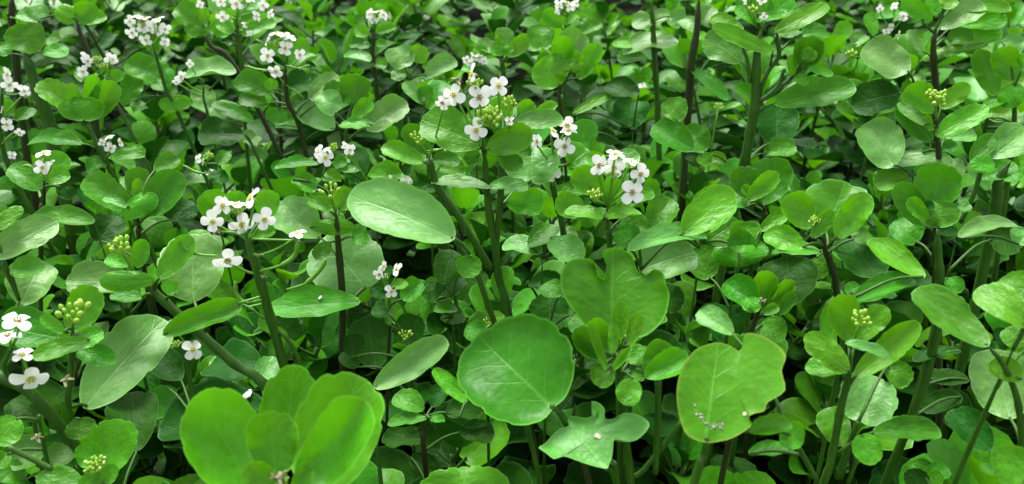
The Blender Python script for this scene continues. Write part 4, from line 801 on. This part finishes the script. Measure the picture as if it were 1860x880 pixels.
def filler_plant(x, y, H, rz, ti, label, group, flowers=0, buds=False, seed=0):
    rng = random.Random(seed)
    sp, L, sm, vi = TEMPLATES[ti]
    root = bpy.data.objects.new('watercress_plant', None); COL.objects.link(root)
    root.location = (x, y, 0); root.rotation_euler = (0, 0, rz); root.empty_display_size = .01
    root['label'] = label; root['category'] = 'plant'; root['group'] = group
    k = H / .2
    link('stem', sm, root, scale=(1, 1, k))
    for (P, Rm, s, kind), v in zip(L, vi):
        ks = s * rng.uniform(.85, 1.2) * (1.3 if y > .62 else 1.1)
        if y < .62 or rng.random() < .55: kind = {'young': rng.choice(('young', 'mature', 'mature', 'mature', 'dark')), 'mature': rng.choice(('mature', 'dark', 'dark', 'dark')), 'pale': rng.choice(('mature', 'dark')), 'dark': 'dark'}[kind]  # many leaves swapped to darker copies, painting shade into the gaps
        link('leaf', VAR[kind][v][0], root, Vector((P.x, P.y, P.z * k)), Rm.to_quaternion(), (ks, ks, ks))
    if flowers or buds:
        top = sp(1.0); top = Vector((top.x, top.y, top.z * k))
        hd = top + Vector((0, 0, .012))
        V, F = tube([top - Vector((0, 0, .003)), hd], .0009, 5); link('flower_stalk', mesh_from('flower_stalk', V, F, [M['pod']]), root)
        bo = link('bud_cluster', BUDS[rng.randrange(4)], root, hd, None, (.006, .006, .006)); bo['kind'] = 'stuff'
        for j in range(flowers):
            a = 6.283 * j / flowers + rng.uniform(-.3, .3); rr = rng.uniform(.004, .0075)
            C = hd + Vector((rr * math.cos(a), rr * math.sin(a), rng.uniform(-.001, .003)))
            N = Vector((math.cos(a) * .5, math.sin(a) * .5, .8))
            link('flower', FARFLOWER[j % 4], root, C, basis(Vector((-math.sin(a), math.cos(a), .1)), N).to_quaternion(), (.0065,) * 3)
    return root
def in_frame(p, mx=60, my=60):
    if (p - CAM).dot(FW) < .05: return False
    u, v = proj(p); return -mx < u < PW + mx and -my < v < PH + my
rng = random.Random(2024)
spots = []; grid = {}
def far_enough(x, y, dmin):
    gx, gy = int(x // .08), int(y // .08)
    for i in (-1, 0, 1):
        for j in (-1, 0, 1):
            for (a, b, r) in grid.get((gx + i, gy + j), ()):
                if (a - x) ** 2 + (b - y) ** 2 < max(dmin, r) ** 2: return False
    return True
def put(x, y, r): grid.setdefault((int(x // .08), int(y // .08)), []).append((x, y, r))
for b in HERO_BASES: put(b[0], b[1], .016)
near, far = [], []
for _ in range(30000):
    y = rng.uniform(.10, 2.6); hw = .30 + .80 * y
    x = rng.uniform(-hw, hw)
    dm = .024 if y < .62 else (.047 if y < 1.1 else .06)
    if not far_enough(x, y, dm): continue
    if y < .62: H = rng.uniform(.06, .145) + .03 * max(0, (y - .3) / .32)
    else: H = rng.uniform(.175, .22) if rng.random() < .33 else rng.uniform(.06, .135)
    if y < .2: H = min(H, .13)
    put(x, y, dm)
    p = Vector((x, y, H))
    vis = in_frame(p, 90, 90) and y < 1.25
    (near if vis else far).append((x, y, H, rng.uniform(0, 6.28), rng.randrange(14), p))
near.sort(key=lambda s: (s[5] - CAM).length)
if len(near) > 300: far += near[300:]; near = near[:300]
CUT = {'with', 'on', 'beside', 'beneath', 'behind', 'above', 'under', 'below', 'before', 'among', 'near', 'over', 'by', 'topped', 'lying', 'standing', 'between', 'past', 'in', 'at', 'hiding', 'bearing', 'reaching', 'poking', 'crossing', 'chewed', 'clustered', 'stacked', 'low', 'round'}
NICK = ('single blurred bright leaf', 'slanting shoot with broad pale leaves', 'white flowered shoot with round green buds', 'white flowered shoot with yellow-green buds', 'far flower sprig on a reddish stem',
        'thick dark slanting stem with broad hazy leaf', 'dark purple stem with leafy top', 'tall white flowered stem with curved green seed pods', 'tall pale-stemmed plant with spreading crown', 'bud topped shoot',
        'leggy flower stalk with tiny spaced white flowers', 'crumpled pale leaves', 'dark rounded leaves', 'folded pale leaf with curved back', 'round dark leaf', 'large pale curved leaf', 'tiny flower cluster', 'long flat scalloped leaf', 'bright upright leaf', 'broad dark leaf')
def short(label):
    for n_ in NICK:
        if label.startswith(n_): return n_
    ws = label.replace(',', ' ,').split()
    n = 0; keep = []
    for i, w_ in enumerate(ws + ['with']):
        if (w_ in CUT or w_ == ',') and i >= 3: keep = ws[:i]
        if i >= 9: break
    return ' '.join(q for q in (keep or ws[:9]) if q != ',')
def neighbour(x, y, dmax):
    b = min(HERO_BASES, key=lambda h: (h[0] - x) ** 2 + (h[1] - y) ** 2)
    return short(b[2]) if (b[0] - x) ** 2 + (b[1] - y) ** 2 < dmax * dmax else None
print('filler plants', len(near), 'far', len(far), 'heroes', len(HERO_BASES))
for i, (x, y, H, rz, ti, p) in enumerate(near):
    nb = neighbour(x, y, .09)
    if y < .62:
        filler_plant(x, y, H, rz, ti, ('low leafy shoot in shade beside the ' + nb) if nb else 'low leafy watercress shoot without flowers, alone in shade between taller plants', ('low shoots beside the ' + nb) if nb else 'low shoots between the taller plants', seed=i)
    else:
        fl = rng.choice((0,) * 9 + (4,)); bd = (not fl) and rng.random() < .12
        what = 'far white flowered shoot' if fl else ('far green budded shoot' if bd else 'far leafy flowerless shoot')
        if nb: filler_plant(x, y, H, rz, ti, what + ' beside the ' + nb, what + 's beside the ' + nb, fl, bd, seed=i)
        else: filler_plant(x, y, H, rz, ti, what + ' in the crowded open back of the watercress bed', what + 's at the open back', fl, bd, seed=i)

# ------------------------------------------------------------------ uncountable mass: shoots beyond the view and the low undergrowth
def mass(name, label, items):
    """items: list of (Matrix 4x4, variant index, material key)"""
    keys = ('young', 'mature', 'dark', 'pale')
    base = {k: [variant(900 + 13 * i + j, k, True) for j in range(4)] for i, k in enumerate(keys)}
    VV, FF, UU, RR, DD, MI = [], [], [], [], [], []; off = 0; rg = random.Random(8)
    npb = {}
    for k in keys:
        npb[k] = [(np.array([tuple(v) for v in b[0]]), b[1], np.array(b[2]), np.array(b[3]), b[4]) for b in base[k]]
    for (m, vi, k) in items:
        v, f, uv, rm, mi = npb[k][vi % 4]
        A = np.array(m); VV.append(v @ A[:3, :3].T + A[:3, 3]); UU.append(uv); RR.append(rm); DD.append(np.full(len(v), rg.random()))
        FF += [tuple(i + off for i in q) for q in f]; MI += [4 if q else keys.index(k) for q in mi]; off += len(v)
    me = mesh_from(name, np.concatenate(VV).tolist(), FF, [M[k] for k in keys] + [M['stem']], np.concatenate(UU), np.concatenate(RR), np.concatenate(DD), MI)
    o = link(name, me); o['kind'] = 'stuff'; o['label'] = label; o['category'] = 'undergrowth'
def mat4(P, Rm, s):
    m = (Rm * s).to_4x4(); m.translation = P; return m
items = []
for (x, y, H, rz, ti, p) in far:
    sp, L, sm, vi = TEMPLATES[ti]; R3 = Matrix.Rotation(rz, 3, 'Z'); k = H / .2; 
    for j, (P, Rm, s, kind) in enumerate(L):
        items.append((mat4(R3 @ Vector((P.x, P.y, P.z * k)) + Vector((x, y, 0)), R3 @ Rm, s * 1.4), vi[j], kind))
mass('watercress_bed', 'dense mass of distant watercress leaves beyond the countable shoots', items)
items = []
for _ in range(5000):
    y = rng.uniform(.08, 1.5); x = rng.uniform(-(.3 + .75 * y), .3 + .75 * y)
    z = rng.uniform(.008, .06)
    a = rng.uniform(0, 6.28); el = R_(rng.uniform(-10, 50))
    d = Vector((math.cos(a) * math.cos(el), math.sin(a) * math.cos(el), math.sin(el)))
    N = Vector((rng.uniform(-.5, .5), rng.uniform(-.5, .5), 1))
    items.append((mat4(Vector((x, y, z)), basis(d, N), rng.uniform(.010, .022)), rng.randrange(4), 'dark'))  # all undergrowth wears the leaf colour with shade painted in
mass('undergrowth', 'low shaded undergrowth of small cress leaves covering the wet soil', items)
